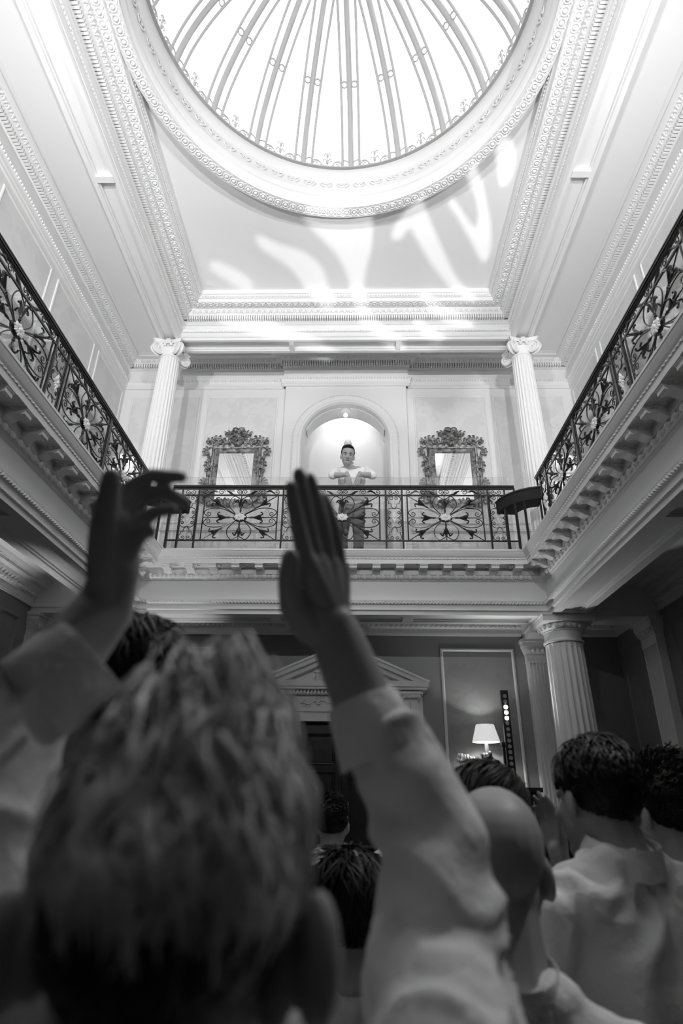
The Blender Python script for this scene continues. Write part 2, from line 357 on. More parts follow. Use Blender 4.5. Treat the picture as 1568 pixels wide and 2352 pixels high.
for i in range(6): a = i * math.pi / 3; cf.ell((.035 * math.cos(a), -.015, .035 * math.sin(a)), (.03, .018, .03), 7, 5)
cf.ell((0, -.03, 0), (.02, .015, .02), 7, 5); cf.ell((-.055, 0, -.06), (.03, .02, .04), 7, 5); cf.ell((.055, 0, -.06), (.03, .02, .04), 7, 5)
cf = cf.mesh('capital_flower', 'plaster', 60)
for s, nm in ((-1, 'white fluted Ionic column on the gallery at the left corner'), (1, 'white fluted Ionic column on the gallery at the right corner')):
    c = thing('ionic_column', nm, 'column', (s * CX, CY, 0), 0, 'upper gallery columns')
    put('shaft', up_shaft, c); put('column_base', upb, c, (0, 0, GF))
    k = put('capital', capbody, c, (0, 0, 8.965))
    for i in range(4):
        put('volute', vol, k, (0, 0, 0), (0, 0, math.pi / 4 + i * math.pi / 2))
        put('capital_flower', cf, k, (.225 * math.sin(i * math.pi / 2), -.225 * math.cos(i * math.pi / 2), .285), (0, 0, i * math.pi / 2))
# --- upper beam, coffer frame
prof = [(-.36, 10.05), (-.36, 9.45), (-.38, 9.44), (-.38, 9.40), (-.36, 9.38), (-.36, 9.31), (-.3, 9.31), (-.29, 9.34), (-.275, 9.34), (-.275, 9.38), (-.075, 9.38), (-.075, 9.34), (-.06, 9.34), (-.05, 9.31), (0, 9.31), (0, 9.365), (.012, 9.37), (.02, 9.38), (.012, 9.39), (.012, 9.47), (.025, 9.475), (.05, 9.515), (.05, 9.535), (0, 9.54), (0, 9.655), (.03, 9.66), (.05, 9.685), (.06, 9.69),
        (.06, 9.775), (.15, 9.775), (.155, 9.785), (.2, 9.83), (.21, 9.865), (.215, 9.885), (.37, 9.885), (.375, 9.9), (.375, 9.96), (.40, 9.965), (.42, 10.02), (.44, 10.025), (.44, 10.125)]
ub = struct(MB().sweep(loop(BX, BY), prof, True), 'trim_6', 'plaster', 40)
tag(ub, 'white plaster beam and coffer frame under the dome')
def dentils(x, y1, p, z0, z1, d, sp, ymin, name, parent):
    m = MB()
    for X, Y, r in around(x, y1, p, sp, ymin, .02): m.box((X, Y, (z0 + z1) / 2), (sp * .62, d, z1 - z0) if r == 0 else (d, sp * .62, z1 - z0))
    return tag(m.build(name, 'plaster', parent), kind='stuff')
dentils(BX, BY, .1, 9.70, 9.775, .085, .043, 1.5, 'dentil_course', ub)
def acanthus(x, y1, p, z, sp, ymin, s, parent):
    m = MB()
    for X, Y, r in around(x, y1, p, sp, ymin, .05):
        R = Matrix.Rotation(r, 3, 'Z'); o = Vector((X, Y, z))
        def tb(pts, rad): m.tube([R @ (Vector(q) * s) + o for q in pts], [a * s for a in rad], 4)
        tb([(-.045, 0, -.03), (-.025, -.03, .0), (-.005, -.02, .04)], [.012, .014, .004]); tb([(.045, 0, -.03), (.025, -.03, .0), (.005, -.02, .04)], [.012, .014, .004])
        m.ell(R @ Vector((0, -.012 * s, -.012 * s)) + o, (.014 * s, .014 * s, .02 * s), 5, 3)
    return tag(m.build('leaf_course', 'plaster', parent), kind='stuff')
acanthus(BX, BY, .18, 9.83, .11, 1.5, 1.0, ub)
leafrow(BX, BY, .035, 9.497, .05, 1.5, .02, .02, 'leaf_moulding', ub)
leafrow(BX, BY, .41, 9.995, .05, 1.5, .02, .02, 'leaf_strip', ub)
def guilloche_link():
    m = MB(); n = 14
    m.tube([(.047 * math.cos(2 * math.pi * i / n), .047 * math.sin(2 * math.pi * i / n), 0) for i in range(n)], .012, 5, closed=True)
    m.lathe([(.028, .0), (.026, -.012), (.014, -.02), (.0, -.018)], 8)
    for s in (-1, 1): m.tube([(.025 + (i / 6) * .07, s * (.066 * math.cos((i / 6 - .0) * 2.2 - 1.1)), .002) for i in range(7)], .011, 4)
    return m.mesh('guilloche_link', 'plaster', 60)
gl = guilloche_link()
for x, y, r in around(BX, BY, .29, .12, 1.3, -.0): put('guilloche_link', gl, ub, (x, y, 9.884), (0, 0, r))
panel_breaks(ub, (-1.0, 1.0), (2.5, 5.45), BX, BY, .055, .3, 9.313, 9.385, .09)
# --- coffer ceiling with the round opening
RC = (0.0, YC)
cm = MB(); n = 144; cx0, cy0 = BX - .43, BY - YC - .43
def onrect(a):
    c, s = math.cos(a), math.sin(a); k = min(cx0 / abs(c) if abs(c) > 1e-9 else 1e9, cy0 / abs(s) if abs(s) > 1e-9 else 1e9); return Vector((c * k, YC + s * k, 10.12))
ang = sorted(set([round(2 * math.pi * i / n, 5) for i in range(n)] + [round(a % (2 * math.pi), 5) for a in (math.atan2(cy0, cx0), math.atan2(cy0, -cx0), math.atan2(-cy0, -cx0), math.atan2(-cy0, cx0))]))
def ringpt(a, r, z): return Vector((r * math.cos(a), YC + r * math.sin(a), z))
inner = [ringpt(a, min(2.6, (onrect(a) - Vector((0, YC, 10.12))).length - .005), 10.12) for a in ang]
cm.grid([[onrect(a) for a in ang], inner], cu=True)
struct(cm, 'ceiling_coffer', 'ceil')
dr = MB().lathe([(2.6, 10.13), (2.80, 10.119), (2.745, 9.975), (2.735, 9.955), (2.73, 9.945), (2.725, 9.935), (2.545, 9.935), (2.54, 9.95), (2.55, 9.985), (2.535, 9.99), (2.515, 10.02), (2.505, 10.07), (2.52, 10.08), (2.52, 10.12), (2.495, 10.13), (2.48, 10.19), (2.48, 10.23), (2.505, 10.25), (2.515, 10.3), (2.515, 10.5), (2.50, 10.52), (2.47, 10.56), (2.45, 10.6), (2.44, 10.63), (2.44, 10.676), (2.70, 10.69), (2.70, 10.2)], 144, (0, YC, 0))
drum = struct(dr, 'trim_7', 'drum', 40); tag(drum, 'round moulded plaster ring around the dome opening')
for i in range(138):
    a = 2 * math.pi * i / 138
    put('guilloche_link', gl, drum, (2.635 * math.cos(a), YC + 2.635 * math.sin(a), 9.934), (0, 0, a + math.pi / 2))
orn = MB()
for s in (-1, 1): orn.tube(crom([(0, 0, -.03), (s * .05, -.015, -.05), (s * .09, -.012, 0), (s * .07, -.015, .04), (s * .04, -.012, .02)], 3), [.009] * 12 + [.005], 4)
for i in range(5): a = math.pi * (.1 + .2 * i); orn.ell((.03 * math.cos(a), -.01, .03 * math.sin(a)), (.018, .012, .018), 5, 4)
orn = orn.mesh('frieze_ornament', 'drum', 60)
for i in range(60):
    a = 2 * math.pi * i / 60
    put('frieze_ornament', orn, drum, (2.515 * math.cos(a), YC + 2.515 * math.sin(a), 10.4), (0, 0, a - math.pi / 2))
# ceiling slab above the gallery and round the drum
gs = MB().b2(-XW, -3.44, YF, YW, 10.05, 10.3).b2(3.44, XW, YF, YW, 10.05, 10.3).b2(-3.44, 3.44, 9.03, YW, 10.05, 10.3).b2(-3.44, 3.44, YF, 2 * YC - 9.03, 10.05, 10.3)
struct(gs, 'ceiling_gallery', 'ceil')
rf = MB(); outer = [Vector((3.5 * max(-1, min(1, 1.5 * math.cos(a))), YC + 5.3 * max(-1, min(1, 1.5 * math.sin(a))), 10.31)) for a in ang]
rf.grid([outer, [ringpt(a, 2.69, 10.31) for a in ang]], cu=True); struct(rf, 'roof_slab', 'ceil')
flood_at = []; up_at = []
GFm = ZC + (GF - ZC) * K
# --- glazed dome
Z0, RD = 10.38, 2.458
dome = thing('dome_skylight', 'glazed iron dome over the round ceiling opening', 'skylight', (0, YC, 0))
e0 = math.asin((10.676 - Z0) / RD); e1 = math.acos(.32 / RD)
def dpt(az, e, r=RD): return Vector((r * math.cos(e) * math.cos(az), r * math.cos(e) * math.sin(az), Z0 + r * math.sin(e)))
def ribmesh(off, rad, name, m='domeiron', n=24, r=RD, flat=1.0):
    pts = []
    for i in range(n + 1):
        e = e0 + (e1 - e0) * i / n; p = dpt(0, e, r); p.y += off; pts.append(p)
    return MB().tube(pts, rad, 6).mesh(name, m, 60)
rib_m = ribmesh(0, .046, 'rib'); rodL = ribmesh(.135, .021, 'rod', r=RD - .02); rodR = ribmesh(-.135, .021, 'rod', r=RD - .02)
ek = math.asin((11.95 - Z0) / RD)
def knot(off):
    p = dpt(0, ek, RD - .02); T = Vector((-math.sin(ek), 0, math.cos(ek)))
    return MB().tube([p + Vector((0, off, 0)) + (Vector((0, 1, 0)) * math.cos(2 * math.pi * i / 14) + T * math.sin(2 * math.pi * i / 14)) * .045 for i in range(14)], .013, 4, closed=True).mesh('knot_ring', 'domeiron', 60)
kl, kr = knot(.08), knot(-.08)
NP = 20; half = math.pi / NP
pm = MB(); pm.grid([[dpt(-half + 2 * half * j / 3, e0 + (e1 - e0) * i / 10, RD + .03) for j in range(4)] for i in range(11)])
pane_m = pm.mesh('pane', 'pane', 60)
bs = MB(); R0 = 2.42; zb = 10.70
def rimp(a, z, r=R0): return Vector((r * math.cos(a), r * math.sin(a), zb + z))
for s in (-1, 1):
    c = crom([rimp(0, .02), rimp(s * .02, .14), rimp(s * .048, .17), rimp(s * .062, .10), rimp(s * .062, .0)], 5); bs.tube(c, .011, 5)
    sp = [rimp(s * (.095 + .032 * (1 - .85 * i / 16) * math.cos(math.pi + 1.4 * 2 * math.pi * i / 16)), .06 + .075 * (1 - .85 * i / 16) * math.sin(math.pi + 1.4 * 2 * math.pi * i / 16) * -1) for i in range(17)]
    bs.tube(sp, .009, 5)
    bs.tube(crom([rimp(s * .063, .13), rimp(s * .09, .15), rimp(s * .11, .11), rimp(s * .125, .04), rimp(s * .157, .005)], 5), .009, 5)
bs.box((R0, 0, zb + .17), (.05, .06, .03))
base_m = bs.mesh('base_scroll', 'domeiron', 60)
fm = MB(); fm.tube([rimp(0, 0), rimp(0, .34)], .008, 5); fm.ell(rimp(0, .12), (.02, .026, .05), 6, 5); fm.ell(rimp(0, .27), (.018, .022, .045), 6, 5); fm.ell(rimp(0, .35), (.007, .007, .04), 5, 4)
for zz, L in ((.16, .055), (.30, .042)):
    for s in (-1, 1):
        fm.tube(crom([rimp(0, zz - .02), rimp(s * L / R0 * .6, zz + .03), rimp(s * L / R0, zz + .02), rimp(s * L / R0 * 1.1, zz - .02)], 3), [.008] * 9 + [.012], 5)
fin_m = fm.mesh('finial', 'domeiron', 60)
for i in range(NP):
    a = math.pi / 2 - math.radians(3 + 18 * i)
    r = put('rib', rib_m, dome, None, (0, 0, a))
    put('rod', rodL, r); put('rod', rodR, r); put('knot_ring', kl, r); put('knot_ring', kr, r)
    put('base_scroll', base_m, dome, None, (0, 0, a)); put('finial', fin_m, dome, None, (0, 0, a + half)); put('pane', pane_m, dome, None, (0, 0, a + half))
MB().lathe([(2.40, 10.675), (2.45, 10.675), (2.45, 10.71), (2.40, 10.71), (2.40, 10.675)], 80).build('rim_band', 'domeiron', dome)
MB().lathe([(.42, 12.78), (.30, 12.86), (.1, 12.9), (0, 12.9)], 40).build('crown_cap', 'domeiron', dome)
# --- upper walls
AR, AZ = .853, 8.03                                        # arch opening
def arched(m, x0, x1, z0, z1, ya, yb, r=AR, az=AZ, n=24):
    for y0, flip in ((ya, 0), (yb, 1)):
        m.grid([[Vector((x0, y0, z0)), Vector((-r, y0, z0))], [Vector((x0, y0, z1)), Vector((-r, y0, z1))]]); m.grid([[Vector((r, y0, z0)), Vector((x1, y0, z0))], [Vector((r, y0, z1)), Vector((x1, y0, z1))]])
        m.grid([[Vector((r * math.cos(math.pi - math.pi * i / n), y0, az + r * math.sin(math.pi * i / n))) for i in range(n + 1)], [Vector((r * math.cos(math.pi - math.pi * i / n), y0, z1)) for i in range(n + 1)]])
    P = [(-r, z0)] + [(r * math.cos(math.pi - math.pi * i / n), az + r * math.sin(math.pi * i / n)) for i in range(n + 1)] + [(r, z0)]
    m.grid([[Vector((a, ya, b)) for a, b in P], [Vector((a, yb, b)) for a, b in P]]); return m
wb = struct(arched(MB(), -XW, XW, GF, 10.3, YW, YW + .4), 'wall_back_gallery', 'plaster')
bay = arched(MB(), -1.24, 1.24, GF, 10.04, YW - .1, YW + .002).b2(-1.24, -1.238, YW - .1, YW, GF, 10.04).b2(1.238, 1.24, YW - .1, YW, GF, 10.04).build('bay_front', 'plaster', wb)
P = [(-1.0, GF)] + [(1.0 * math.cos(math.pi - math.pi * i / 32), AZ + 1.0 * math.sin(math.pi * i / 32)) for i in range(33)] + [(1.0, GF)]
MB().sweep(P, [(.06, 0), (.06, .03), (.035, .045), (.02, .05), (0, .05), (-.03, .035), (-.06, .03), (-.08, .045), (-.12, .04), (-.147, .0)], False, lambda a, b, h: (a, YW - .1 - h, b)).build('arch_moulding', 'plaster', wb, 40)
lr = MB()                                                  # carved strip on the arch
for i in range(64):
    a = math.pi * (i + .5) / 64; lr.ell((1.03 * math.cos(a), YW - .15, AZ + 1.03 * math.sin(a)), (.016, .014, .016), 5, 4)
for s in (-1, 1):
    for i in range(70): lr.ell((s * 1.03, YW - .15, AZ - .025 - .044 * i), (.016, .014, .016), 5, 4)
tag(lr.build('arch_carving', 'plaster', wb, 60), kind='stuff')
# passage behind the arch
pa = MB()
pa.b2(-1.7, 1.7, YW + .95, YW + 1.05, GF - .1, 9.7).b2(-1.7, 1.7, YW, YW + 1.05, GF - .1, GF - .001).b2(-1.7, 1.7, YW + .4, YW + 1.05, 9.6, 9.7).b2(-1.7, -1.6, YW + .4, YW + 1.0, GF, 9.65).b2(1.6, 1.7, YW + .4, YW + 1.0, GF, 9.65)
struct(pa, 'wall_passage', 'plaster', 40)
for a0, a1 in ((.12, .47), (.53, .88)):                    # raised soffit panels in the arch reveal
    q = [(.838 * math.cos(math.pi * (a0 + (a1 - a0) * i / 12)), AZ + .838 * math.sin(math.pi * (a0 + (a1 - a0) * i / 12))) for i in range(13)]
    MB().grid([[Vector((a, YW + .03, b)) for a, b in q], [Vector((a * 1.0, YW + .3, b)) for a, b in q]]).grid([[Vector((a, YW + .3, b)) for a, b in q], [Vector((a * 1.018, YW + .3, AZ + (b - AZ) * 1.018)) for a, b in q]]).grid([[Vector((a, YW + .03, b)) for a, b in q], [Vector((a * 1.018, YW + .03, AZ + (b - AZ) * 1.018)) for a, b in q]]).build('reveal_panel', 'plaster', wb)
# keystone lamp and passage ceiling lamp
kl_ = thing('ceiling_spot', 'small white spotlight fixed at the crown of the arch', 'light', (0, YW + .12, 8.83))
MB().lathe([(.0, .05), (.1, .05), (.1, .02), (.03, .02), (.03, -.05), (0, -.05)], 16).build('bracket', 'plaster', kl_)
MB().ell((0, 0, -.07), (.045, .045, .045), 10, 8).build('bulb', 'bulb', kl_, 60)
wl = thing('pendant_lamp', 'small frosted lamp hanging in the passage behind the man', 'light', (.04, YW + .75, 8.5))
MB().lathe([(.0, 1.1), (.06, 1.1), (.06, 1.08), (.01, 1.07), (.01, .1), (.05, .08), (.06, .05)], 14).build('stem', 'plaster', wl, 50)
MB().lathe([(.06, .05), (.085, -.02), (.08, -.08), (.05, -.11), (.03, -.11)], 14).build('glass_shade', 'candle', wl, 50)
for s, nm in ((-1, 'left'), (1, 'right')):
    wsd = struct(MB().b2(s * XW, s * (XW + .25), YF - .25, YW + .4, GF, 10.3), 'wall_%s_gallery' % nm, 'plaster')
    for y0, y1 in ((1.2, 2.3), (2.6, 4.0), (4.35, 5.2), (5.45, 6.83), (7.12, 8.57), (8.83, 10.03)):
        MB().b2(s * XW, s * (XW - .004), y0, y1, 6.0, 9.15).build('wall_panel', 'damask', wsd)
        MB().sweep([(y0, 6.0), (y1, 6.0), (y1, 9.15), (y0, 9.15)], [(-.045, 0), (-.04, .014), (-.02, .02), (-.005, .012), (0, 0)], True, lambda a, b, h: (s * (XW - h), a, b)).build('panel_moulding', 'plaster', wsd)
    MB().b2(s * XW, s * (XW - .04), YF, YW, 5.78, 5.9).build('dado_rail', 'plaster', wsd)
for s in (-1, 1):
    for x0, x1 in ((1.43, 2.82), (3.03, 4.40)):
        a, b = sorted((s * x0, s * x1))
        MB().b2(a, b, YW - .004, YW, 6.3, 9.11).build('wall_panel', 'damask', wb)
        MB().sweep([(a, 6.3), (b, 6.3), (b, 9.11), (a, 9.11)], [(-.045, 0), (-.04, .014), (-.02, .02), (-.005, .012), (0, 0)], True, lambda q, r, h: (q, YW - h, r)).build('panel_moulding', 'plaster', wb)
    a, b = sorted((s * 1.24, s * XW))
    d = MB().b2(a, b, YW - .05, YW, 6.1, 6.2).b2(a, b, YW - .03, YW, GF, GF + .2)
    for i in range(60): d.b2(a + (b - a) * i / 60, a + (b - a) * (i + .6) / 60, YW - .06, YW, 6.13, 6.17)
    d.build('dado_rail', 'plaster', wb)
# gallery wall cornice, broken forward over the bay
path = [(-XW, YF), (XW, YF), (XW, YW), (1.28, YW), (1.28, YW - .1), (-1.28, YW - .1), (-1.28, YW), (-XW, YW)]
prof = [(0, 9.32), (.03, 9.32), (.03, 9.37), (.045, 9.38), (.045, 9.44), (.06, 9.46), (.08, 9.51), (.08, 9.54), (.01, 9.55), (.01, 9.80), (.03, 9.81), (.05, 9.825), (.05, 9.90), (.13, 9.90), (.135, 9.91), (.18, 9.95), (.19, 9.985), (.27, 9.99), (.27, 10.025), (.30, 10.03), (.33, 10.055)]
gc = struct(MB().sweep(path, prof, True), 'trim_8', 'plaster', 40); tag(gc, 'white dentilled cornice round the gallery walls')
def along_gallery(p, sp):
    out = []
    for x0, x1, y in ((-XW + p, -1.28 - p, YW), (-1.28 - p, 1.28 + p, YW - .1), (1.28 + p, XW - p, YW)):
        n = max(1, round((x1 - x0) / sp))
        for i in range(n): out.append((x0 + (x1 - x0) * (i + .5) / n, y - p, 0))
    y = YW - p - sp / 2
    while y > 1.0: out.append((-XW + p, y, math.pi / 2)); out.append((XW - p, y, -math.pi / 2)); y -= sp
    return out
dm = MB(); am = MB(); lm = MB()
for X, Y, r in along_gallery(.085, .05): dm.box((X, Y, 9.865), (.031, .08, .07) if r == 0 else (.08, .031, .07))
for X, Y, r in along_gallery(.155, .12):
    R = Matrix.Rotation(r, 3, 'Z'); o = Vector((X, Y, 9.95))
    for s in (-1, 1): am.tube([R @ Vector(q) + o for q in ((s * .045, 0, -.03), (s * .025, -.03, 0), (s * .005, -.02, .035))], [.012, .014, .004], 4)
    am.ell(o + R @ Vector((0, -.012, -.012)), (.014, .014, .02), 5, 3)
for X, Y, r in along_gallery(.06, .055):
    R = Matrix.Rotation(r, 3, 'Z'); o = Vector((X, Y, 9.485)); lm.add([R @ Vector(q) + o for q in ((-.024, 0, -.022), (.024, 0, -.022), (.018, -.02, .025), (-.018, -.02, .025), (0, -.03, -.01))], [(0, 1, 4), (1, 2, 4), (2, 3, 4), (3, 0, 4)])
tag(dm.build('dentil_course', 'plaster', gc), kind='stuff'); tag(am.build('leaf_course', 'plaster', gc), kind='stuff'); tag(lm.build('leaf_moulding', 'plaster', gc), kind='stuff')
# --- iron railings
ZT, Z2, ZB = 6.187, 6.035, 5.247
zc_, hh = (Z2 + ZB) / 2, (Z2 - ZB) / 2
def scroll_panel(w):
    m = MB(); r = .0075
    for sx in (-1, 1):
        m.tube([(sx * w, 0, -hh), (sx * w, 0, hh)], .011, 6)
        m.tube([(sx * .1, 0, 0), (sx * w, 0, 0)], .007, 5)
        for sz in (-1, 1):
            top = crom([(sx * .06, 0, sz * .05), (sx * .165, 0, sz * .17), (sx * .19, 0, sz * .25), (sx * .16, 0, sz * .335), (sx * .105, 0, sz * .378), (sx * .045, 0, sz * .345)], 5)
            a = spiral(sx * .05, sz * .295, .05, math.pi / 2 if sz > 0 else -math.pi / 2, (1 if sx * sz > 0 else -1) * 1.35)
            m.tube(top + [q for q in a[1:]], [r] * len(top) + [r * (1 - .5 * i / len(a)) for i in range(len(a) - 1)], 5)
            side = crom([(sx * .06, 0, sz * .04), (sx * .28, 0, sz * .15), (sx * .44, 0, sz * .165), (sx * (w - .05), 0, sz * .135), (sx * (w - .015), 0, sz * .085), (sx * (w - .05), 0, sz * .035)], 5)
            a = spiral(sx * (w - .085), sz * .066, .046, (0 if sx > 0 else math.pi) + (-sz if sx > 0 else sz) * .7, (-1 if sx * sz > 0 else 1) * 1.3)
            m.tube(side + a[1:], [r] * len(side) + [r * (1 - .5 * i / len(a)) for i in range(len(a) - 1)], 5)
            m.tube([(sx * .07, 0, sz * .05), (sx * .3, 0, sz * .2), (sx * w, 0, sz * hh)], [.008, .009, .007], 5)
            m.ell((sx * (w - .01), 0, sz * .09), (.016, .014, .016), 6, 4)
    m.tube([(0, 0, -hh), (0, 0, hh)], .008, 5)
    m.lathe([(0, -.008), (.11, -.006), (.11, .006), (0, .008)], 20); k = 80; m.v[-k:] = [(p[0], p[2] + .005, p[1] * .7) for p in m.v[-k:]]
    return m.mesh('railing_panel', 'iron', 50)
def leaf_bud():                                            # points along +x
    m = MB(); m.ell((-.10, 0, 0), (.014, .014, .014), 6, 4).ell((-.075, 0, 0), (.018, .018, .018), 6, 4).ell((-.05, 0, 0), (.013, .014, .014), 6, 4)
    m.tube([(-.045, 0, 0), (0, 0, 0), (.05, 0, 0), (.075, 0, 0)], [.012, .026, .03, .008], 7)
    for i in range(4):
        a = i * math.pi / 2; c, s = math.cos(a), math.sin(a)
        k = 1.0 if i % 2 == 0 else .75
        m.tube(crom([(-.02, s * .012, c * .012), (.04, s * .028, c * .028), (.09 * k + .01, s * .05, c * .055), (.085 * k, s * .075, c * .085), (.065 * k, s * .078, c * .09)], 3), [.008, .011, .014, .015, .014, .012, .012, .011, .010, .010, .011, .013, .012], 5)
    m.tube([(.06, 0, 0), (.11, 0, 0)], [.012, .007], 5); m.ell((.115, 0, 0), (.014, .012, .012), 6, 4)
    return m.mesh('leaf_bud', 'iron', 60)
def rosette(rx, rz, n=16, dia=False):
    m = MB()
    for i in range(n):
        a = 2 * math.pi * i / n; k = 1.0
        if dia: k = 1 / (abs(math.cos(a)) + abs(math.sin(a))) * 1.12
        elif i % 2: k = .86
        X, Zz = rx * k * math.cos(a), rz * k * math.sin(a); L = math.hypot(X, Zz); R = Matrix.Rotation(-math.atan2(Zz, X), 3, 'Y')
        m.ell((X * .6, -.012, Zz * .6), (L * .4, .014, min(rx, rz) * .19), 7, 5, R)
    m.ell((0, -.02, 0), (min(rx, rz) * .32, .02, min(rx, rz) * .32), 10, 6)
    return m.mesh('rosette', 'rose', 60)
def small_panel(w=.12):
    m = MB(); r = .0065
    for sx in (-1, 1):
        for sz in (-1, 1):
            st = [(0, 0, sz * .155), (sx * .03, 0, sz * .185), (sx * .045, 0, sz * .205), (sx * .045, 0, sz * .245), (sx * .085, 0, sz * .245), (sx * .085, 0, sz * .285), (sx * .108, 0, sz * .315), (sx * .10, 0, sz * .36), (sx * .06, 0, sz * .382)]
            a = spiral(sx * .045, sz * .345, .037, math.pi / 2 * sz + .2 * sx * -sz, (1 if sx * sz > 0 else -1) * 1.3, 14)
            m.tube(st, r, 5); m.tube(a, r * .9, 5)
            cs = crom([(0, 0, sz * .155), (sx * .05, 0, sz * .17), (sx * .1, 0, sz * .145), (sx * .115, 0, sz * .1)], 4) + spiral(sx * .08, sz * .095, .034, 0 if sx > 0 else math.pi, (-1 if sx * sz > 0 else 1) * 1.3, 14)[1:]
            m.tube(cs, r, 5)
            m.tube([(sx * .115, 0, sz * .06), (sx * .07, 0, 0)], r, 5)
        m.tube([(sx * w, 0, -hh), (sx * w, 0, hh)], .008, 5); m.tube([(sx * w, 0, 0), (0, 0, 0)], .006, 5)
    return m.mesh('narrow_panel', 'iron', 50)
def frieze(w, small=False):                                # scroll band under the handrail, height .12
    m = MB(); zc = 0; r = .0065
    if small:
        for s in (-1, 1): m.tube(spiral(s * .045, 0, .045, math.pi if s > 0 else 0, s * 1.4, 16), r, 5)
    else:
        for s in (-1, 1):
            m.tube(spiral(s * .048, 0.0, .05, -math.pi / 2, -s * 1.5, 18), r, 5)
            m.tube(crom([(s * .04, 0, -.055), (s * .14, 0, -.045), (s * .2, 0, -.005), (s * .25, 0, .02)], 4), [.006, .008, .01, .014, .016, .018, .02, .02, .018, .014, .01, .008, .006], 5)
            m.tube(spiral(s * .33, 0, .055, math.pi if s > 0 else 0, -s * 1.5, 18), r, 5); m.tube([(s * .385, 0, 0), (s * .42, 0, .0)], .008, 5)
            m.tube(crom([(s * .40, 0, .0), (s * .45, 0, .02), (s * .5, 0, -.01), (s * .53, 0, -.04)], 3), [.008, .012, .016, .018, .018, .014, .012, .010, .008, .006], 5)
            m.tube(spiral(s * .565, 0, .05, math.pi if s > 0 else 0, s * 1.4, 18), r, 5)
        m.ell((0, 0, .0), (.02, .012, .01), 6, 4)
    return m.mesh('frieze_scroll', 'iron', 50)
SP, LB, RO, RD_, NPAN, FR, FRS = scroll_panel(.59), leaf_bud(), rosette(.105, .072), rosette(.062, .095, 12, True), small_panel(), frieze(.6), frieze(.12, True)
post_m = MB().b2(-.013, .013, -.013, .013, GF, ZT - .02).ell((0, 0, GF + .05), (.024, .024, .05), 8, 6).mesh('railing_post', 'iron', 60)
def railing(label, loc, rz, x0, x1, big, small, posts):
    t = thing('balcony_railing', label, 'railing', loc, rz, 'wrought iron balcony railings')
    MB().b2(x0, x1, -.032, .032, ZT - .02, ZT).b2(x0, x1, -.02, .02, ZT - .04, ZT - .018).b2(x0, x1, -.038, .038, ZT, ZT + .014).build('handrail', 'iron', t)
    for z in (Z2, ZB): MB().b2(x0, x1, -.009, .009, z - .011, z + .011).build('rail_bar', 'iron', t)
    for x in posts: put('railing_post', post_m, t, (x, 0, 0))
    zf = (ZT - .03 + Z2) / 2
    for x in big:
        p = put('railing_panel', SP, t, (x, 0, zc_)); put('rosette', RO, p, (0, -.015, 0))
        put('frieze_scroll', FR, t, (x, 0, zf))
        dg = math.atan2(hh, .59)
        for a, d in ((0, .26), (math.pi, .26), (dg, .42), (-dg, .42), (math.pi - dg, .42), (math.pi + dg, .42), (math.pi / 2, .2), (-math.pi / 2, .2)):
            put('leaf_bud', LB, p, (d * math.cos(a), 0, d * math.sin(a)), (0, -a, 0))
    for x in small:
        p = put('narrow_panel', NPAN, t, (x, 0, zc_)); put('rosette', RD_, p, (0, -.012, 0)); put('frieze_scroll', FRS, t, (x, 0, zf))
    return t
railing('ornate black railing across the far end, in front of the leaning man', (0, AY, 0), 0, -2.74, 2.74, (-1.62, 0, 1.62), (-.82, .82, -2.45, 2.45), (-2.74, -2.58, -2.31, -.95, -.69, .69, .95, 2.31, 2.58, 2.74))
YS = 4.4
big = [4.375 - YS, 5.98 - YS, 7.25 - YS, 2.78 - YS, 1.5 - YS]; small = [5.18 - YS, 3.575 - YS, 8.02 - YS]
posts = [5.18 - YS - .14, 5.18 - YS + .14, 3.575 - YS - .14, 3.575 - YS + .14, 6.6 - YS, 6.63 - YS, 7.87 - YS, 8.15 - YS, 2.14 - YS, 8.3 - YS]
railing('ornate black railing running along the left balcony', (-AX, YS, 0), math.pi / 2, .9 - YS, 8.3 - YS, big, small, posts)
railing('ornate black railing running along the right balcony', (AX, YS, 0), -math.pi / 2, -(8.3 - YS), -(.9 - YS), [-v for v in big], [-v for v in small], [-v for v in posts])
for s, nm in ((-1, 'black curved shelf in the left railing corner by the raised hand'), (1, 'black curved shelf in the right railing corner')):
    t = thing('corner_shelf', nm, 'shelf', (s * AX, AY, 0), 0, 'curved corner shelves')
    a0, a1 = (math.pi * 1.035, math.pi * 1.465) if s > 0 else (math.pi * 1.535, math.pi * 1.965)
    MB().lathe([(.33, 5.68), (.62, 5.68), (.62, 5.87), (.33, 5.87), (.33, 5.68)], 24, (0, 0, 0), a0, a1).build('shelf_body', 'black', t, 40)
    MB().lathe([(.625, 5.855), (.635, 5.855), (.635, 5.875), (.625, 5.875)], 24, (0, 0, 0), a0, a1).build('shelf_lip', 'iron', t, 40)
    for q in (.56, .45, .3):
        a = (a0 + a1) / 2 + (q - .45) * 2.2 * s; MB().b2(.60 * math.cos(a) - .015, .60 * math.cos(a) + .015, .60 * math.sin(a) - .015, .60 * math.sin(a) + .015, GF, 5.69).build('support_bar', 'iron', t)
# glass behind the railings
gp = thing('glass_balustrade', 'clear glass screen the leaning man rests his arms on', 'glass screen', (0, 8.74, 0), 0, 'glass screens behind the railings')
for a, b in ((-2.7, -1.36), (-1.34, 0.98), (1.0, 2.7)): MB().b2(a, b, -.006, .006, GF, 6.44).build('glass_pane', 'glass', gp)
for s, nm in ((-1, 'clear glass screen behind the left balcony railing'), (1, 'clear glass screen behind the right balcony railing')):
    gp = thing('glass_balustrade', nm, 'glass screen', (s * 3.17, 0, 0), 0, 'glass screens behind the railings')
    for a, b in ((1.0, 3.4), (3.42, 5.8), (5.82, 8.2)): MB().b2(-.006, .006, a, b, GF, 6.44).build('glass_pane', 'glass', gp)
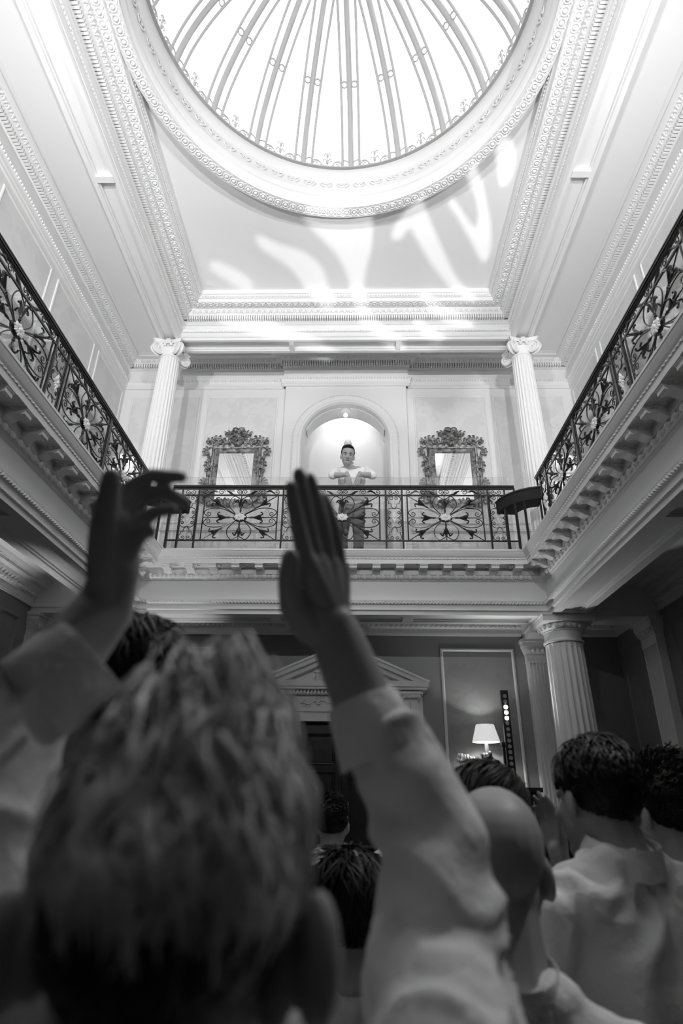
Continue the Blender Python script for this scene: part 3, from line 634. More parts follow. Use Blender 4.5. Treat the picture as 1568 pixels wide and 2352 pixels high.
# --- carved mirrors
def leafscroll(m, x, z, s, a, mir=1, y=-.05):
    R = Matrix.Rotation(-a, 3, 'Y'); o = Vector((x, y, z))
    def T(p): return R @ Vector((p[0] * s, p[1] * s, p[2] * s * mir)) + o
    c = [(-.9, 0, -.25), (-.5, -.1, .12), (0, -.2, .3), (.4, -.2, .22)] ; c = [Vector(q) for q in c]
    sp = [Vector((.42 + .3 * (1 - .8 * i / 12) * math.cos(math.pi / 2 - 1.3 * 2 * math.pi * i / 12), -.2 - .1 * i / 12, -.06 + .3 * (1 - .8 * i / 12) * math.sin(math.pi / 2 - 1.3 * 2 * math.pi * i / 12))) for i in range(13)]
    p = crom(c, 4) + sp[1:]
    m.tube([T(q) for q in p], [s * (.06 + .12 * min(1, i / 8)) * (1 - .5 * max(0, (i - 12) / 14)) for i in range(len(p))], 6)
    for k, (lx, lz, la) in enumerate(((-.45, .3, 1.9), (-.1, .5, 1.5), (.3, .5, 1.0), (.72, .25, .4))):
        L = .34; q = [(lx, -.1, lz - .1), (lx + L * .5 * math.cos(la), -.2, lz + L * .5 * math.sin(la)), (lx + L * math.cos(la), -.12, lz + L * math.sin(la)), (lx + L * 1.1 * math.cos(la - .6), -.2, lz + L * 1.1 * math.sin(la - .6))]
        m.tube([T(v) for v in q], [s * .07, s * .13, s * .1, s * .05], 5)
def make_mirror(label, X):
    t = thing('wall_mirror', label, 'mirror', (X, YW, 0), 0, 'carved mirrors on the gallery wall')
    gw, z0, z1 = .34, 6.74, 7.745
    MB().b2(-gw, gw, -.05, -.035, z0, z1).build('mirror_glass', 'mirror', t)
    pth = [(-gw, z0), (gw, z0), (gw, z1), (-gw, z1)]
    MB().sweep(pth, [(.0, .045), (-.01, .06), (-.03, .055), (-.055, .05), (-.09, .055), (-.1, .08), (-.125, .09), (-.145, .07), (-.15, 0)], True, lambda a, b, h: (a, -h, b)).build('moulded_frame', 'gilt', t, 40)
    cr = MB()
    for s in (-1, 1):
        leafscroll(cr, s * .09, 8.12, .13, 1.2 if s > 0 else math.pi - 1.2, -s); leafscroll(cr, s * .17, 8.16, .12, .35 if s > 0 else math.pi - .35, s); leafscroll(cr, s * .21, 7.95, .11, math.pi - .3 if s > 0 else .3, -s)
        cr.ell((s * .06, -.08, 8.28), (.07, .05, .05), 8, 6); leafscroll(cr, s * .07, 8.24, .09, 1.0 if s > 0 else math.pi - 1.0, s)
    cr.tube([(-.13, -.04, 8.08), (-.05, -.08, 7.98), (.0, -.08, 7.93)], [.03, .05, .06], 6).tube([(.13, -.04, 8.08), (.05, -.08, 7.98), (.0, -.08, 7.93)], [.03, .05, .06], 6)
    cr.ell((0, -.05, 8.13), (.13, .04, .12), 10, 8)
    for q in range(7): leafscroll(cr, .1 * math.cos(q * .9), 8.14 + .08 * math.sin(q * .9), .075, q * .9, 1 if q % 2 else -1, -.09)
    cr.build('crest', 'gilt', t, 70)
    for s in (-1, 1):
        m = MB(); leafscroll(m, s * .42, 8.0, .17, math.pi - .1 if s > 0 else .1, -s); leafscroll(m, s * .54, 7.96, .13, .9 if s > 0 else math.pi - .9, s); leafscroll(m, s * .56, 7.8, .13, -1.2 if s > 0 else math.pi + 1.2, s); leafscroll(m, s * .34, 7.95, .1, .2 if s > 0 else math.pi - .2, s)
        m.build('corner_carving', 'gilt', t, 70)
        m = MB()
        for z, q, a in ((7.5, .14, -1.3), (7.3, .13, 1.4), (7.1, .13, -1.2), (6.93, .14, 1.3), (7.6, .09, 1.5)): leafscroll(m, s * (.52 + .03 * math.sin(z * 9)), z, q, a if s > 0 else math.pi - a, s)
        m.tube([(s * .56, -.05, 7.72), (s * .5, -.06, 7.5), (s * .53, -.05, 7.3), (s * .5, -.05, 7.0), (s * .54, -.05, 6.8)], .028, 6)
        m.build('side_carving', 'gilt', t, 70)
        m = MB(); leafscroll(m, s * .5, 6.76, .17, -.8 if s > 0 else math.pi + .8, s); leafscroll(m, s * .33, 6.68, .15, math.pi + .2 if s > 0 else -.2, s); leafscroll(m, s * .14, 6.64, .14, math.pi + .1 if s > 0 else -.1, -s); leafscroll(m, s * .56, 6.85, .12, .5 if s > 0 else math.pi - .5, s)
        m.build('foot_carving', 'gilt', t, 70)
    b = MB()
    for i in range(15): b.ell((-.44 + .063 * i, -.06, 6.63 + .02 * math.sin(i * 1.7)), (.045, .05, .06), 7, 5)
    b.build('foot_bar', 'gilt', t, 70)
make_mirror('carved silver mirror on the gallery wall left of the arch', -2.13); make_mirror('carved silver mirror on the gallery wall right of the arch', 2.09)
# crystal wall lights at the gallery ends
for s, nm in ((-1, 'bright crystal wall light seen through the left railing'), (1, 'bright crystal wall light seen through the right railing')):
    t = thing('crystal_wall_light', nm, 'wall light', (s * 4.18, YW - .02, 7.25), 0, 'crystal wall lights')
    MB().b2(-.22, .22, -.05, 0, -.45, .35).build('backplate', 'rose', t)
    random.seed(4 + s)
    for i in range(26):
        x, z, y = random.uniform(-.26, .26), random.uniform(-.5, .35), random.uniform(-.28, -.08)
        MB().lathe([(0, -.06), (.03, -.01), (.022, .03), (0, .05)], 6).build('crystal_drop', 'bulb' if i % 2 else 'rose', t).location = (x, y, z)
    MB().tube([(0, -.05, -.2), (0, -.2, -.25), (-.15, -.2, -.1)], .012, 6).tube([(0, -.2, -.25), (.15, -.2, -.1)], .012, 6).build('arm', 'rose', t)
# --- door with pediment
dt = struct(MB().b2(-DO - .2, -DO, YW - .08, YW + .05, FL, DT + .2).b2(DO, DO + .2, YW - .08, YW + .05, FL, DT + .2).b2(-DO, DO, YW - .08, YW + .05, DT, DT + .2).b2(-DO - .22, DO + .22, YW - .11, YW, DT + .14, DT + .2)
            .b2(-1.02, 1.02, YW - .07, YW, DT + .2, 3.16).b2(-1.3, -.87, YW - .05, YW, FL, 3.2).b2(.87, 1.3, YW - .05, YW, FL, 3.2), 'door_1', 'plaster'); tag(dt, 'pedimented white doorcase with dark double doors')
ped = MB(); Yp = YW - .30
ped.b2(-1.38, 1.38, Yp, YW, 3.27, 3.36).b2(-1.36, 1.36, Yp + .03, YW, 3.23, 3.27).b2(-1.3, 1.3, Yp + .16, YW, 3.16, 3.23)
fnp = lambda a, b, h: (a, YW - h, b)
ped.sweep([(-1.40, 3.36), (0, 3.96), (1.40, 3.36)], [(0, 0), (0, .34), (-.03, .34), (-.05, .31), (-.1, .3), (-.1, .22), (-.17, .2), (-.17, 0)], False, fnp)
ped.add([(-1.3, YW - .05, 3.36), (1.3, YW - .05, 3.36), (0, YW - .05, 3.9)], [(0, 1, 2)])
ped.build('pediment', 'plaster', dt)
dn = MB()
for i in range(44): dn.b2(-1.25 + .0571 * i, -1.25 + .0571 * i + .034, Yp + .1, Yp + .17, 3.165, 3.225)
for s in (-1, 1):
    for i in range(22):
        t_ = (i + .5) / 22; R = Matrix.Rotation(s * math.atan2(.6, 1.4), 3, 'Y'); dn.box((s * 1.2 * (1 - t_), YW - .16, 3.41 + .5 * t_ - .17 + .09), (.032, .1, .05), R)
tag(dn.build('dentil_course', 'plaster', dt), kind='stuff')
random.seed(9); tm = MB()
for i in range(26):
    x = random.uniform(-.55, .55); z = 3.4 + random.random() * (.33 - abs(x) * .42); leafscroll(tm, x, z, .075, random.uniform(0, 6.28), random.choice((-1, 1)), YW - .07)
tm.build('tympanum_carving', 'plaster', dt, 70)
fz = MB()
for s in (-1, 1):
    for i in range(4): leafscroll(fz, s * (.12 + .22 * i), 3.05, .1, (.2 if i % 2 else -.2) + (0 if s > 0 else math.pi), s * (1 if i % 2 else -1), YW - .075)
fz.build('frieze_scrolls', 'plaster', dt, 70)
for s in (-1, 1):
    c = MB().b2(s * 1.11 - .1, s * 1.11 + .1, YW - .2, YW, 2.75, 3.1).b2(s * 1.11 - .14, s * 1.11 + .14, YW - .26, YW, 3.1, 3.16).b2(s * 1.11 - .17, s * 1.11 + .17, YW - .28, YW, 3.16, 3.2)
    for i in range(6): c.b2(s * 1.11 - .13 + .045 * i, s * 1.11 - .1 + .045 * i, YW - .285, YW, 3.11, 3.155)
    c.tube([(s * 1.11, YW - .2, 3.05), (s * 1.11, YW - .215, 2.8)], [.03, .025], 6).ell((s * 1.11, YW - .17, 2.72), (.1, .06, .06), 8, 6).ell((s * 1.11, YW - .2, 2.62), (.05, .05, .07), 8, 6)
    c.build('console', 'plaster', dt)
struct(MB().b2(-DO - .3, DO + .3, YW + .25, YW + .35, FL - .15, GF), 'wall_behind_door', 'door')  # added backing, blocks sky light leaking through the door gap
for s in (-1, 1):
    lf = MB().b2(s * .005, s * DO, YW + .1, YW + .16, FL, DT).build('door_leaf', 'door', dt)
    for z0, z1 in ((FL + .25, .8), (1.0, 2.0), (2.15, DT - .2)): MB().sweep([(s * .335 - .2, z0), (s * .335 + .2, z0), (s * .335 + .2, z1), (s * .335 - .2, z1)], [(-.03, 0), (-.02, .02), (0, .015), (.02, 0)], True, lambda a, b, h: (a, YW + .1 - h, b)).build('door_panel', 'door', lf)
    MB().ell((s * .06, YW + .07, .75), (.03, .035, .03), 8, 6).build('door_knob', 'bronze', lf)
# hall wall panels
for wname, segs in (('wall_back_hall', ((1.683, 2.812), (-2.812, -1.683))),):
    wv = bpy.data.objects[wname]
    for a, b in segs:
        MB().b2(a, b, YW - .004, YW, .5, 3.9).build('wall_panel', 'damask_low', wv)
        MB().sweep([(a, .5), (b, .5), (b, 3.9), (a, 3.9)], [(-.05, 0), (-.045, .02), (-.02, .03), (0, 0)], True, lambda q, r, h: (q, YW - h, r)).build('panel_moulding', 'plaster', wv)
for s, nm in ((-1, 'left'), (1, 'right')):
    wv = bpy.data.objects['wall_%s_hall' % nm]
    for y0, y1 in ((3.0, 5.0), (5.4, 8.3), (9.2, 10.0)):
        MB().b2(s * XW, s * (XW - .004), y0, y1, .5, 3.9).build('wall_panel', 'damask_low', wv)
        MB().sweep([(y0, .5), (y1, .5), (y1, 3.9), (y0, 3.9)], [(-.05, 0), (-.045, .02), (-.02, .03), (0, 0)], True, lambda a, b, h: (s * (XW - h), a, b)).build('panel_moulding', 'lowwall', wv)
# --- table lamp on a console table
tb = thing('console_table', 'dark console table against the far wall under the lamp', 'table', (2.3, 9.8, FL))
tz = 1.82 - FL
MB().b2(-.6, .6, -.25, .25, tz - .06, tz).b2(-.55, .55, -.21, .21, tz - .18, tz - .06).build('table_top', 'door', tb)
for a in (-.52, .52):
    for b in (-.18, .18): MB().tube([(a, b, 0), (a, b, tz * .5), (a, b, tz - .1)], [.025, .05, .035], 8).build('leg', 'door', tb)
la = thing('table_lamp', 'lit table lamp with pleated white shade and carved base', 'lamp', (2.2, 9.8, 1.823))
def shade_mesh():
    m = MB(); rows = []
    for r, z in ((.2, .62), (.205, .625), (.135, .87), (.13, .875)):
        rows.append([Vector((r * (1 + (.02 if j % 2 else -.02)) * math.cos(2 * math.pi * j / 72), r * (1 + (.02 if j % 2 else -.02)) * math.sin(2 * math.pi * j / 72), z)) for j in range(72)])
    return m.grid(rows, cu=True)
shade_mesh().build('lamp_shade', 'shade', la)
bm_ = MB(); random.seed(3)
for i in range(30):
    a = random.uniform(0, 6.28); z = random.uniform(.03, .46); r = .05 + .07 * math.sin(math.pi * min(1, z / .4)); bm_.ell((r * math.cos(a), r * math.sin(a), z), (.035, .035, .045), 7, 5)
bm_.lathe([(.1, 0), (.1, .03), (.05, .05), (.09, .2), (.06, .35), (.03, .46), (.02, .5)], 14)
bm_.build('lamp_base', 'bronze', la, 70)
MB().lathe([(.025, .48), (.03, .5), (.028, .62), (.0, .63)], 12).build('lamp_socket', 'candle', la, 60)
MB().ell((0, 0, .72), (.035, .035, .05), 10, 8).build('bulb', 'bulb', la, 60)
# --- LED batten on a stand
ba = thing('led_batten', 'black upright LED light bar with three lit lenses beside the lamp', 'stage light', (2.47, 9.5, FL))
BZ = -.4
MB().b2(-.055, .055, -.03, .04, 1.3, 3.66 - FL - .1 + BZ).build('housing', 'iron', ba)
MB().b2(-.1, -.065, -.02, .03, 1.6, 2.78 - FL + .05 + BZ).b2(-.12, -.06, -.03, .0, 2.75 - FL + BZ, 2.82 - FL + BZ).build('mount_arm', 'iron', ba)
MB().tube([(0, .0, 0), (0, 0, 1.3)], .02, 8).build('stand_pole', 'iron', ba)
for a in (0, 2.1, 4.2): MB().tube([(0, 0, .25), (.4 * math.cos(a), .4 * math.sin(a), .012)], .014, 6).build('stand_leg', 'iron', ba)
MB().b2(-.09, .09, -.05, .05, 2.28 - FL + BZ, 2.33 - FL + BZ).build('bracket', 'iron', ba)
for i in range(16):
    z = 3.0 - FL + BZ - .079 * (i - 6)
    l = MB().lathe([(0, -.004), (.026, -.003), (.03, .004), (.03, .012)], 14); l.v = [(p[0], -p[2] - .03 if False else -.035 + p[2], p[1]) for p in l.v]
    l.build('lens', 'led' if i in (2, 3, 4) else 'ledoff', ba).location = (0, 0, z)
# --- flood lights on the galleries (out of frame; front pair added to brighten ceiling and far wall) and their lamps
for fx, fy, nm, E, tg in ((-3.85, .3, 'black flood light on the left gallery floor aimed at the ceiling', 290, (-2.2, 6.2, 7.4)), (3.85, .3, 'black flood light on the right gallery floor aimed at the ceiling', 310, (2.2, 6.2, 7.4)),
                          (-1.6, -1.75, 'black flood light on the front gallery, left of the pair', 430, (-.6, 5.4, 8.4)), (1.6, -1.75, 'black flood light on the front gallery, right of the pair', 430, (.6, 5.4, 8.4))):
    t = thing('flood_light', nm, 'stage light', (fx, fy, GF), 0, 'gallery flood lights')
    MB().b2(-.2, .2, -.12, .12, .62, .66).b2(-.2, -.18, -.12, .12, .66, .8).b2(.18, .2, -.12, .12, .66, .8).b2(-.2, .2, -.12, -.1, .66, .8).b2(-.2, .2, .1, .12, .66, .8).build('housing', 'iron', t)
    MB().b2(-.16, .16, -.09, .09, .66, .68).build('lens', 'bulb', t)
    for a in (-.15, .15): MB().tube([(a, -.1, 0), (a, 0, .62)], .015, 6).tube([(a, .1, 0), (a, 0, .62)], .015, 6).build('leg', 'iron', t)
    flood_at.append((Vector((fx * K, fy * K, ZC + (GF + .83 - ZC) * K)), tg, E))
# --- floor uplights at the left of the hall
for ux, uy, nm in ((-2.75, 8.15, 'small black uplight on the floor in front of the left column'), (-4.15, 6.2, 'small black uplight on the floor by the left wall')):
    t = thing('uplight', nm, 'stage light', (ux, uy, FL), 0, 'floor uplights')
    MB().lathe([(0, 0), (.12, 0), (.14, .04), (.13, .26), (.11, .27), (.11, .22), (0, .22)], 20).build('can', 'iron', t, 50)
    MB().lathe([(0, .225), (.105, .225)], 16).build('lens', 'bulb', t)
    up_at.append((Vector((ux * K, uy * K, ZC + (FL + .3 - ZC) * K)), Vector(((ux - .15) * K, (uy + .55) * K, 3.4))))
t = thing('gallery_spotlight', 'black spotlight on a stand at the right gallery rail aimed down at the guests', 'stage light', (3.45, 2.4, GF))
MB().tube([(0, 0, 0), (0, 0, 1.5)], .02, 8).build('stand_pole', 'iron', t)
for q in (0, 2.1, 4.2): MB().tube([(0, 0, .3), (.25 * math.cos(q), .25 * math.sin(q), .012)], .012, 6).build('stand_leg', 'iron', t)
sq = (Vector((.5, 1.0, 1.5)) - Vector((3.45 * K, 2.4 * K, GFm + 1.62 * K))).to_track_quat('-Z', 'Y').to_matrix()
hb = MB().lathe([(.0, .3), (.1, .28), (.12, .1), (.13, -.1), (.12, -.1), (.1, .05), (0, .05)], 20); hb.v = [tuple(sq @ Vector(p) + Vector((0, 0, 1.62))) for p in hb.v]; hb.build('housing', 'iron', t, 50)
# --- scale everything built so far to metres
done = set()
for o in list(COL.objects):
    if o in (cam, po) or o.type == 'LIGHT': continue
    if o.type == 'MESH' and o.data.name not in done:
        done.add(o.data.name); o.data.transform(Matrix.Scale(K, 4))
    o.location = o.location * K
    if o.parent is None: o.location.z += ZC * (1 - K)

for lo, tg, E in flood_at:
    lamp('flood_lamp', 'SPOT', lo, E, target=tg, spot_size=math.radians(104), spot_blend=1.0, shadow_soft_size=.05)

def A(x, y, z): return Vector((x * K, y * K, ZC + (z - ZC) * K))
lamp('table_lamp_bulb', 'POINT', A(2.2, 9.8, 2.56), 26, shadow_soft_size=.03)
lamp('passage_lamp_bulb', 'POINT', A(.0, YW + .6, 9.25), 4.2, shadow_soft_size=.05)  # added fill hidden above the arch to brighten the passage, no fixture
lamp('batten_lens_light', 'SPOT', A(2.47, 9.44, 2.84), 25, target=A(2.0, 2.0, 5.5), spot_size=math.radians(120), spot_blend=.8, shadow_soft_size=.03)
# --- gobo projector on the front gallery: a lamp shining through a cut-out plate
PL = Vector((1.9, -.38, 2.3))
def hitp(x, y):
    d = FW + RT * ((x - 784) / F_PX) - UP * ((y - 1176) / F_PX)
    z = A(0, 0, 10.12).z; t1 = (z - CAM.z) / d.z; P1 = CAM + d * t1; yb = 8.35 * K
    if P1.y > yb: P1 = CAM + d * ((yb - CAM.y) / d.y)
    return P1
streaks = [[(1042, 458), (1030, 468), (1052, 500), (1085, 560), (1105, 600), (1122, 590), (1128, 540), (1120, 480), (1105, 415), (1090, 380), (1068, 395), (1092, 450), (1098, 500), (1085, 520)],
    [(945, 470), (905, 520), (900, 548), (922, 548), (940, 525), (965, 565), (1000, 620), (1040, 665), (1078, 692), (1085, 680), (1050, 640), (1015, 570), (985, 500), (965, 455)],
    [(690, 480), (760, 470), (800, 500), (850, 490), (855, 560), (842, 610), (835, 660), (850, 710), (890, 745), (940, 775), (948, 792), (925, 796), (880, 770), (835, 735), (812, 690), (800, 640), (770, 580), (720, 530)],
    [(590, 540), (640, 560), (700, 580), (740, 615), (752, 660), (768, 690), (760, 708), (735, 700), (700, 660), (660, 610), (600, 570)],
    [(1138, 330), (1170, 318), (1182, 350), (1176, 400), (1160, 426), (1148, 424), (1142, 380)],
    [(962, 680), (975, 672), (1010, 698), (1060, 720), (1100, 740), (1080, 748), (1030, 735), (985, 705)],
    [(958, 735), (972, 730), (1000, 752), (1030, 770), (1020, 782), (985, 768)], [(500, 600), (560, 630), (582, 655), (570, 668), (530, 650), (480, 615)],
    [(500, 725), (600, 728), (700, 760), (800, 800), (790, 806), (690, 785), (580, 760)]]
aim = (hitp(860, 600) - PL).normalized(); ex = aim.cross(Vector((0, 0, 1))).normalized(); ey = ex.cross(aim); GD = .36
bm = bmesh.new(); eds = []
def ring2(P):
    vv = [bm.verts.new(p) for p in P]
    for i in range(len(vv)): eds.append(bm.edges.new((vv[i], vv[(i + 1) % len(vv)])))
ring2([(-.25, -.25, 0), (.25, -.25, 0), (.25, .25, 0), (-.25, .25, 0)])
for st in streaks:
    q = []
    for x, y in st:
        d = hitp(x, y) - PL; d = d * (GD / d.dot(aim)); q.append(Vector((d.dot(ex), d.dot(ey), 0)))
    sm = crom(q, 3, True); ring2([(p.x, p.y, 0) for p in sm])
bmesh.ops.triangle_fill(bm, use_beauty=True, use_dissolve=False, edges=eds)
me = bpy.data.meshes.new('gobo_plate'); bm.to_mesh(me); bm.free(); me.materials.append(M['iron'])
Rm = Matrix((ex, ey, -aim)).transposed()
pj_ = thing('gobo_projector', 'black projector lamp with a cut-out plate on a stand behind the camera', 'stage light', (PL.x, PL.y, 0))
o = put('gobo_plate', me, pj_); o.matrix_local = Matrix.Translation(Vector((0, 0, PL.z)) + aim * GD) @ Rm.to_4x4()
hs_ = MB()
for sx, sy, w_, h_ in ((-.25, 0, .01, .51), (.25, 0, .01, .51), (0, -.25, .51, .01), (0, .25, .51, .01)): hs_.box((sx, sy, .22), (w_, h_, .45))
hs_.box((0, 0, .445), (.51, .51, .01)); o = hs_.build('housing', 'iron', pj_); o.matrix_local = Matrix.Translation(Vector((0, 0, PL.z)) + aim * GD) @ Rm.to_4x4()
MB().tube([(0, 0, 0), (0, 0, PL.z - .36)], .02, 8).build('stand_pole', 'iron', pj_)
for q in (0, 2.1, 4.2): MB().tube([(0, 0, .3), (.3 * math.cos(q), .3 * math.sin(q), .012)], .012, 6).build('stand_leg', 'iron', pj_)
lamp('gobo_lamp', 'SPOT', PL, 950, target=PL + aim, spot_size=math.radians(66), spot_blend=.1, shadow_soft_size=.002)

for lo, tg in up_at: lamp('uplight_lamp', 'SPOT', lo, 120, target=tg, spot_size=math.radians(34), spot_blend=.8, shadow_soft_size=.03)

lamp('gallery_spot_lamp', 'SPOT', Vector((3.45 * K, 2.4 * K, GFm + 1.62 * K)) + (Vector((.5, 1.0, 1.5)) - Vector((3.45 * K, 2.4 * K, GFm + 1.62 * K))).normalized() * .06, 560, target=(.5, 1.0, 1.5), spot_size=math.radians(52), spot_blend=.7, shadow_soft_size=.05)
# ================================================================ PEOPLE (metres)
def pt(x, y, d): return CAM + (FW + RT * ((x - 784) / F_PX) - UP * ((y - 1176) / F_PX)) * d
def remesh(mb, name, m, parent, voxel, it=4, noise_amp=0, noise_scale=8, fold=None):
    me = mb.mesh(name + '_raw', None); o = bpy.data.objects.new(name, me); COL.objects.link(o)
    r = o.modifiers.new('r', 'REMESH'); r.mode = 'VOXEL'; r.voxel_size = voxel; r.use_smooth_shade = True
    s = o.modifiers.new('s', 'SMOOTH'); s.iterations = it; s.factor = .5
    ev = o.evaluated_get(bpy.context.evaluated_depsgraph_get()); out = bpy.data.meshes.new_from_object(ev)
    out.name = name; o.modifiers.clear(); o.data = out; bpy.data.meshes.remove(me)
    if noise_amp:
        nr = [Vector(v.normal) for v in out.vertices]
        for v, q in zip(out.vertices, nr):
            p = v.co * noise_scale; w_ = noise.noise(p + Vector((noise.noise(p * .6) * 1.5, 0, noise.noise(p * .6 + Vector((7, 3, 1))) * 1.5)))
            k = 1 - abs(w_) * 2.2                              # ridged: soft creases
            v.co += q * noise_amp * (k - .4)
    out.materials.clear(); out.materials.append(M[m]); out.shade_smooth()
    if parent is not None: o.parent = parent
    return o
def basis(yaw=0, pitch=0, roll=0): return Matrix.Rotation(yaw, 3, 'Z') @ Matrix.Rotation(pitch, 3, 'X') @ Matrix.Rotation(roll, 3, 'Y')
def head(mb, C, R, s=1.0, neck=None, nr=.056):
    C = Vector(C); T = lambda p: R @ (Vector(p) * s) + C; e = lambda c, r: mb.ell(T(c), [q * s for q in r], 20, 14, R)
    e((0, -.015, .032), (.076, .096, .084)); e((0, .028, -.03), (.062, .066, .085)); e((0, .05, -.088), (.04, .04, .03)); e((0, .0, -.04), (.066, .07, .07))
    mb.cap(T((0, .088, .008)), T((0, .112, -.034)), .008 * s, .0125 * s); e((.012, .1, -.038), (.009, .01, .008)); e((-.012, .1, -.038), (.009, .01, .008))
    mb.cap(T((-.034, .078, .018)), T((.034, .078, .018)), .011 * s, .011 * s)
    for q in (-1, 1):
        mb.ell(T((q * .076, -.008, -.018)), (.010 * s, .02 * s, .033 * s), 12, 10, R @ Matrix.Rotation(q * .35, 3, 'Z') @ Matrix.Rotation(-.25, 3, 'X')); e((q * .04, .06, -.025), (.022, .025, .022))
    if neck is not None: mb.cap(T((0, -.02, -.06)), neck, nr * s, (nr + .006) * s)
    return T
def face(T, R, s, parent, hm='hair'):
    for q in (-1, 1):
        MB().ell(T((q * .031, .0855, -.002)), (.012 * s, .007 * s, .0065 * s), 10, 8, R).build('eye', 'eye', parent, 60)
        MB().ell(T((q * .031, .0915, -.002)), (.0055 * s, .003 * s, .0055 * s), 8, 6, R).build('iris', 'iris', parent, 60)
        MB().tube([T((q * .013, .092, .017)), T((q * .03, .093, .023)), T((q * .05, .079, .018))], [.003 * s, .0045 * s, .002 * s], 6).build('eyebrow', hm, parent, 60)
    MB().tube([T((-.024, .088, -.066)), T((-.010, .098, -.063)), T((.010, .098, -.063)), T((.024, .088, -.066))], [.002 * s, .0055 * s, .0055 * s, .002 * s], 6).build('mouth', 'lip', parent, 60)
def hair(C, R, s, parent, m, n=900, L=.045, rad=.0028, lift=.006, seed=1, tousle=.4, flow=(0, -.5, -.85), top=.055, nape=-.075, front=.02, curl=0, shell=1.03, zmin=-9, pw=2, side=.2, name='hair'):
    random.seed(seed); mb = MB(); C = Vector(C); cc = Vector((0, -.015, .032)); rr_ = Vector((.078, .098, .087)) * shell; T = lambda p: R @ (Vector(p) * s) + C
    def ok(p):
        q = Vector((p.x * rr_.x, p.y * rr_.y, p.z * rr_.z)) + cc
        if q.z > top: return True
        lim = front if q.z > .02 else front - .03 - (0.02 - q.z) * .35
        return q.y < lim and q.z > nape
    nu, nv = 40, 28; idx = {}; vs = []
    def vert(i, j):
        k = (i, j % nu)
        if k not in idx:
            a = math.pi * i / nv - math.pi / 2; b = 2 * math.pi * (j % nu) / nu; p = Vector((math.cos(a) * math.cos(b), math.cos(a) * math.sin(b), math.sin(a)))
            w_ = 1 + .02 * noise.noise(p * 5 + Vector((seed, 0, 0))); idx[k] = len(vs); vs.append(T(Vector((p.x * rr_.x * w_, p.y * rr_.y * w_, p.z * rr_.z * w_)) + cc))
        return idx[k]
    fs = []
    for i in range(nv):
        for j in range(nu):
            a = math.pi * (i + .5) / nv - math.pi / 2; b = 2 * math.pi * (j + .5) / nu
            if ok(Vector((math.cos(a) * math.cos(b), math.cos(a) * math.sin(b), math.sin(a)))): fs.append((vert(i, j), vert(i, j + 1), vert(i + 1, j + 1), vert(i + 1, j)))
    mb.add(vs, fs); k = 0; fl = Vector(flow)
    while k < n:
        p = Vector((random.gauss(0, 1), random.gauss(0, 1), random.gauss(0, 1))).normalized()
        if not ok(p) or p.z < zmin + (random.uniform(-.5, .15) if zmin > -5 else 0): continue
        k += 1; f = fl + Vector((random.uniform(-1, 1), random.uniform(-1, 1), random.uniform(-1, 1))) * tousle
        up_ = max(0, p.z); f = f.lerp(Vector((f.x + .3 * math.sin(seed + p.x * 9), f.y + .25, abs(f.z) * .1)), up_ * .8)
        t = f - p * f.dot(p); t = t.normalized() if t.length > .05 else p.orthogonal()
        q = Vector((p.x * rr_.x, p.y * rr_.y, p.z * rr_.z)) * .98 + cc; l = L * random.uniform(.6, 1.2) * (1 + .7 * up_ * (curl == 0)); h = lift * random.uniform(.3, 1.3) * (side + up_ ** pw)
        r0 = rad * random.uniform(.7, 1.2)
        if curl:
            sd = p.cross(t); pts = [q + p * (.3 * h * i) * curl + (t * math.cos(i * 1.2) + sd * math.sin(i * 1.2)) * curl * .009 for i in range(7)]; mb.tube([T(v) for v in pts], [r0 * s * (1 - .08 * i) for i in range(7)], 5)
        else:
            pts = [q - p * .004, q + t * l * .35 + p * h, q + t * l * .7 + p * h * .8 - p * l * .08, q + t * l + p * (h * .3 - l * .22)]
            mb.tube([T(v) for v in pts], [r0 * s, r0 * s * 1.05, r0 * s * .8, r0 * s * .2], 5)
    return mb.build(name, m, parent, 70)
def hand(mb, W, d, n, side=1, s=1.0, curl=.25, spread=.06, thumb=.5):
    W = Vector(W); d = Vector(d).normalized(); n = Vector(n); n = (n - d * n.dot(d)).normalized(); l = d.cross(n) * side
    mb.cap(W - d * .02 * s, W + d * .02 * s, .026 * s, .026 * s)
    for i, (o, L, r) in enumerate(((.030, .072, .0085), (.010, .08, .0088), (-.010, .075, .0084), (-.029, .058, .0072))):
        b = W + d * (.088 - abs(o) * .3) * s + l * o * s; mb.cap(W + d * .012 * s + l * o * .6 * s, b, .0135 * s, .0115 * s)
        dd = (d + l * o * spread * 30 * .1).normalized(); p = b; rr2 = r * s
        for k, f in enumerate((.45, .32, .23)):
            a = curl * (1.2 if k else .8); dd = (dd * math.cos(a) + n * math.sin(a)).normalized(); q = p + dd * L * f * s; mb.cap(p, q, rr2, rr2 * .9); rr2 *= .9; p = q
    b = W + d * .03 * s + l * .026 * s; t = (d * .55 + l * .6 + n * thumb).normalized(); mb.cap(W + l * .012 * s, b, .015 * s, .0125 * s); q = b + t * .04 * s; mb.cap(b, q, .0125 * s, .0105 * s); mb.cap(q, q + (t + d * .5).normalized() * .03 * s, .0105 * s, .009 * s)
def collar(C, R, r, h, parent, m='shirt2', name='collar'):
    C = Vector(C); mb = MB()
    rows = []
    for rad, z in ((r * .97, h * .25), (r, h), (r * 1.04, h * 1.03), (r * 1.22, -.1 * h), (r * 1.16, -.15 * h)):
        rows.append([R @ Vector((rad * math.cos(2 * math.pi * j / 32 + math.pi / 2), rad * 1.05 * math.sin(2 * math.pi * j / 32 + math.pi / 2), z)) + C for j in range(1, 32)])
    return mb.grid(rows).build(name, m, parent, 60)
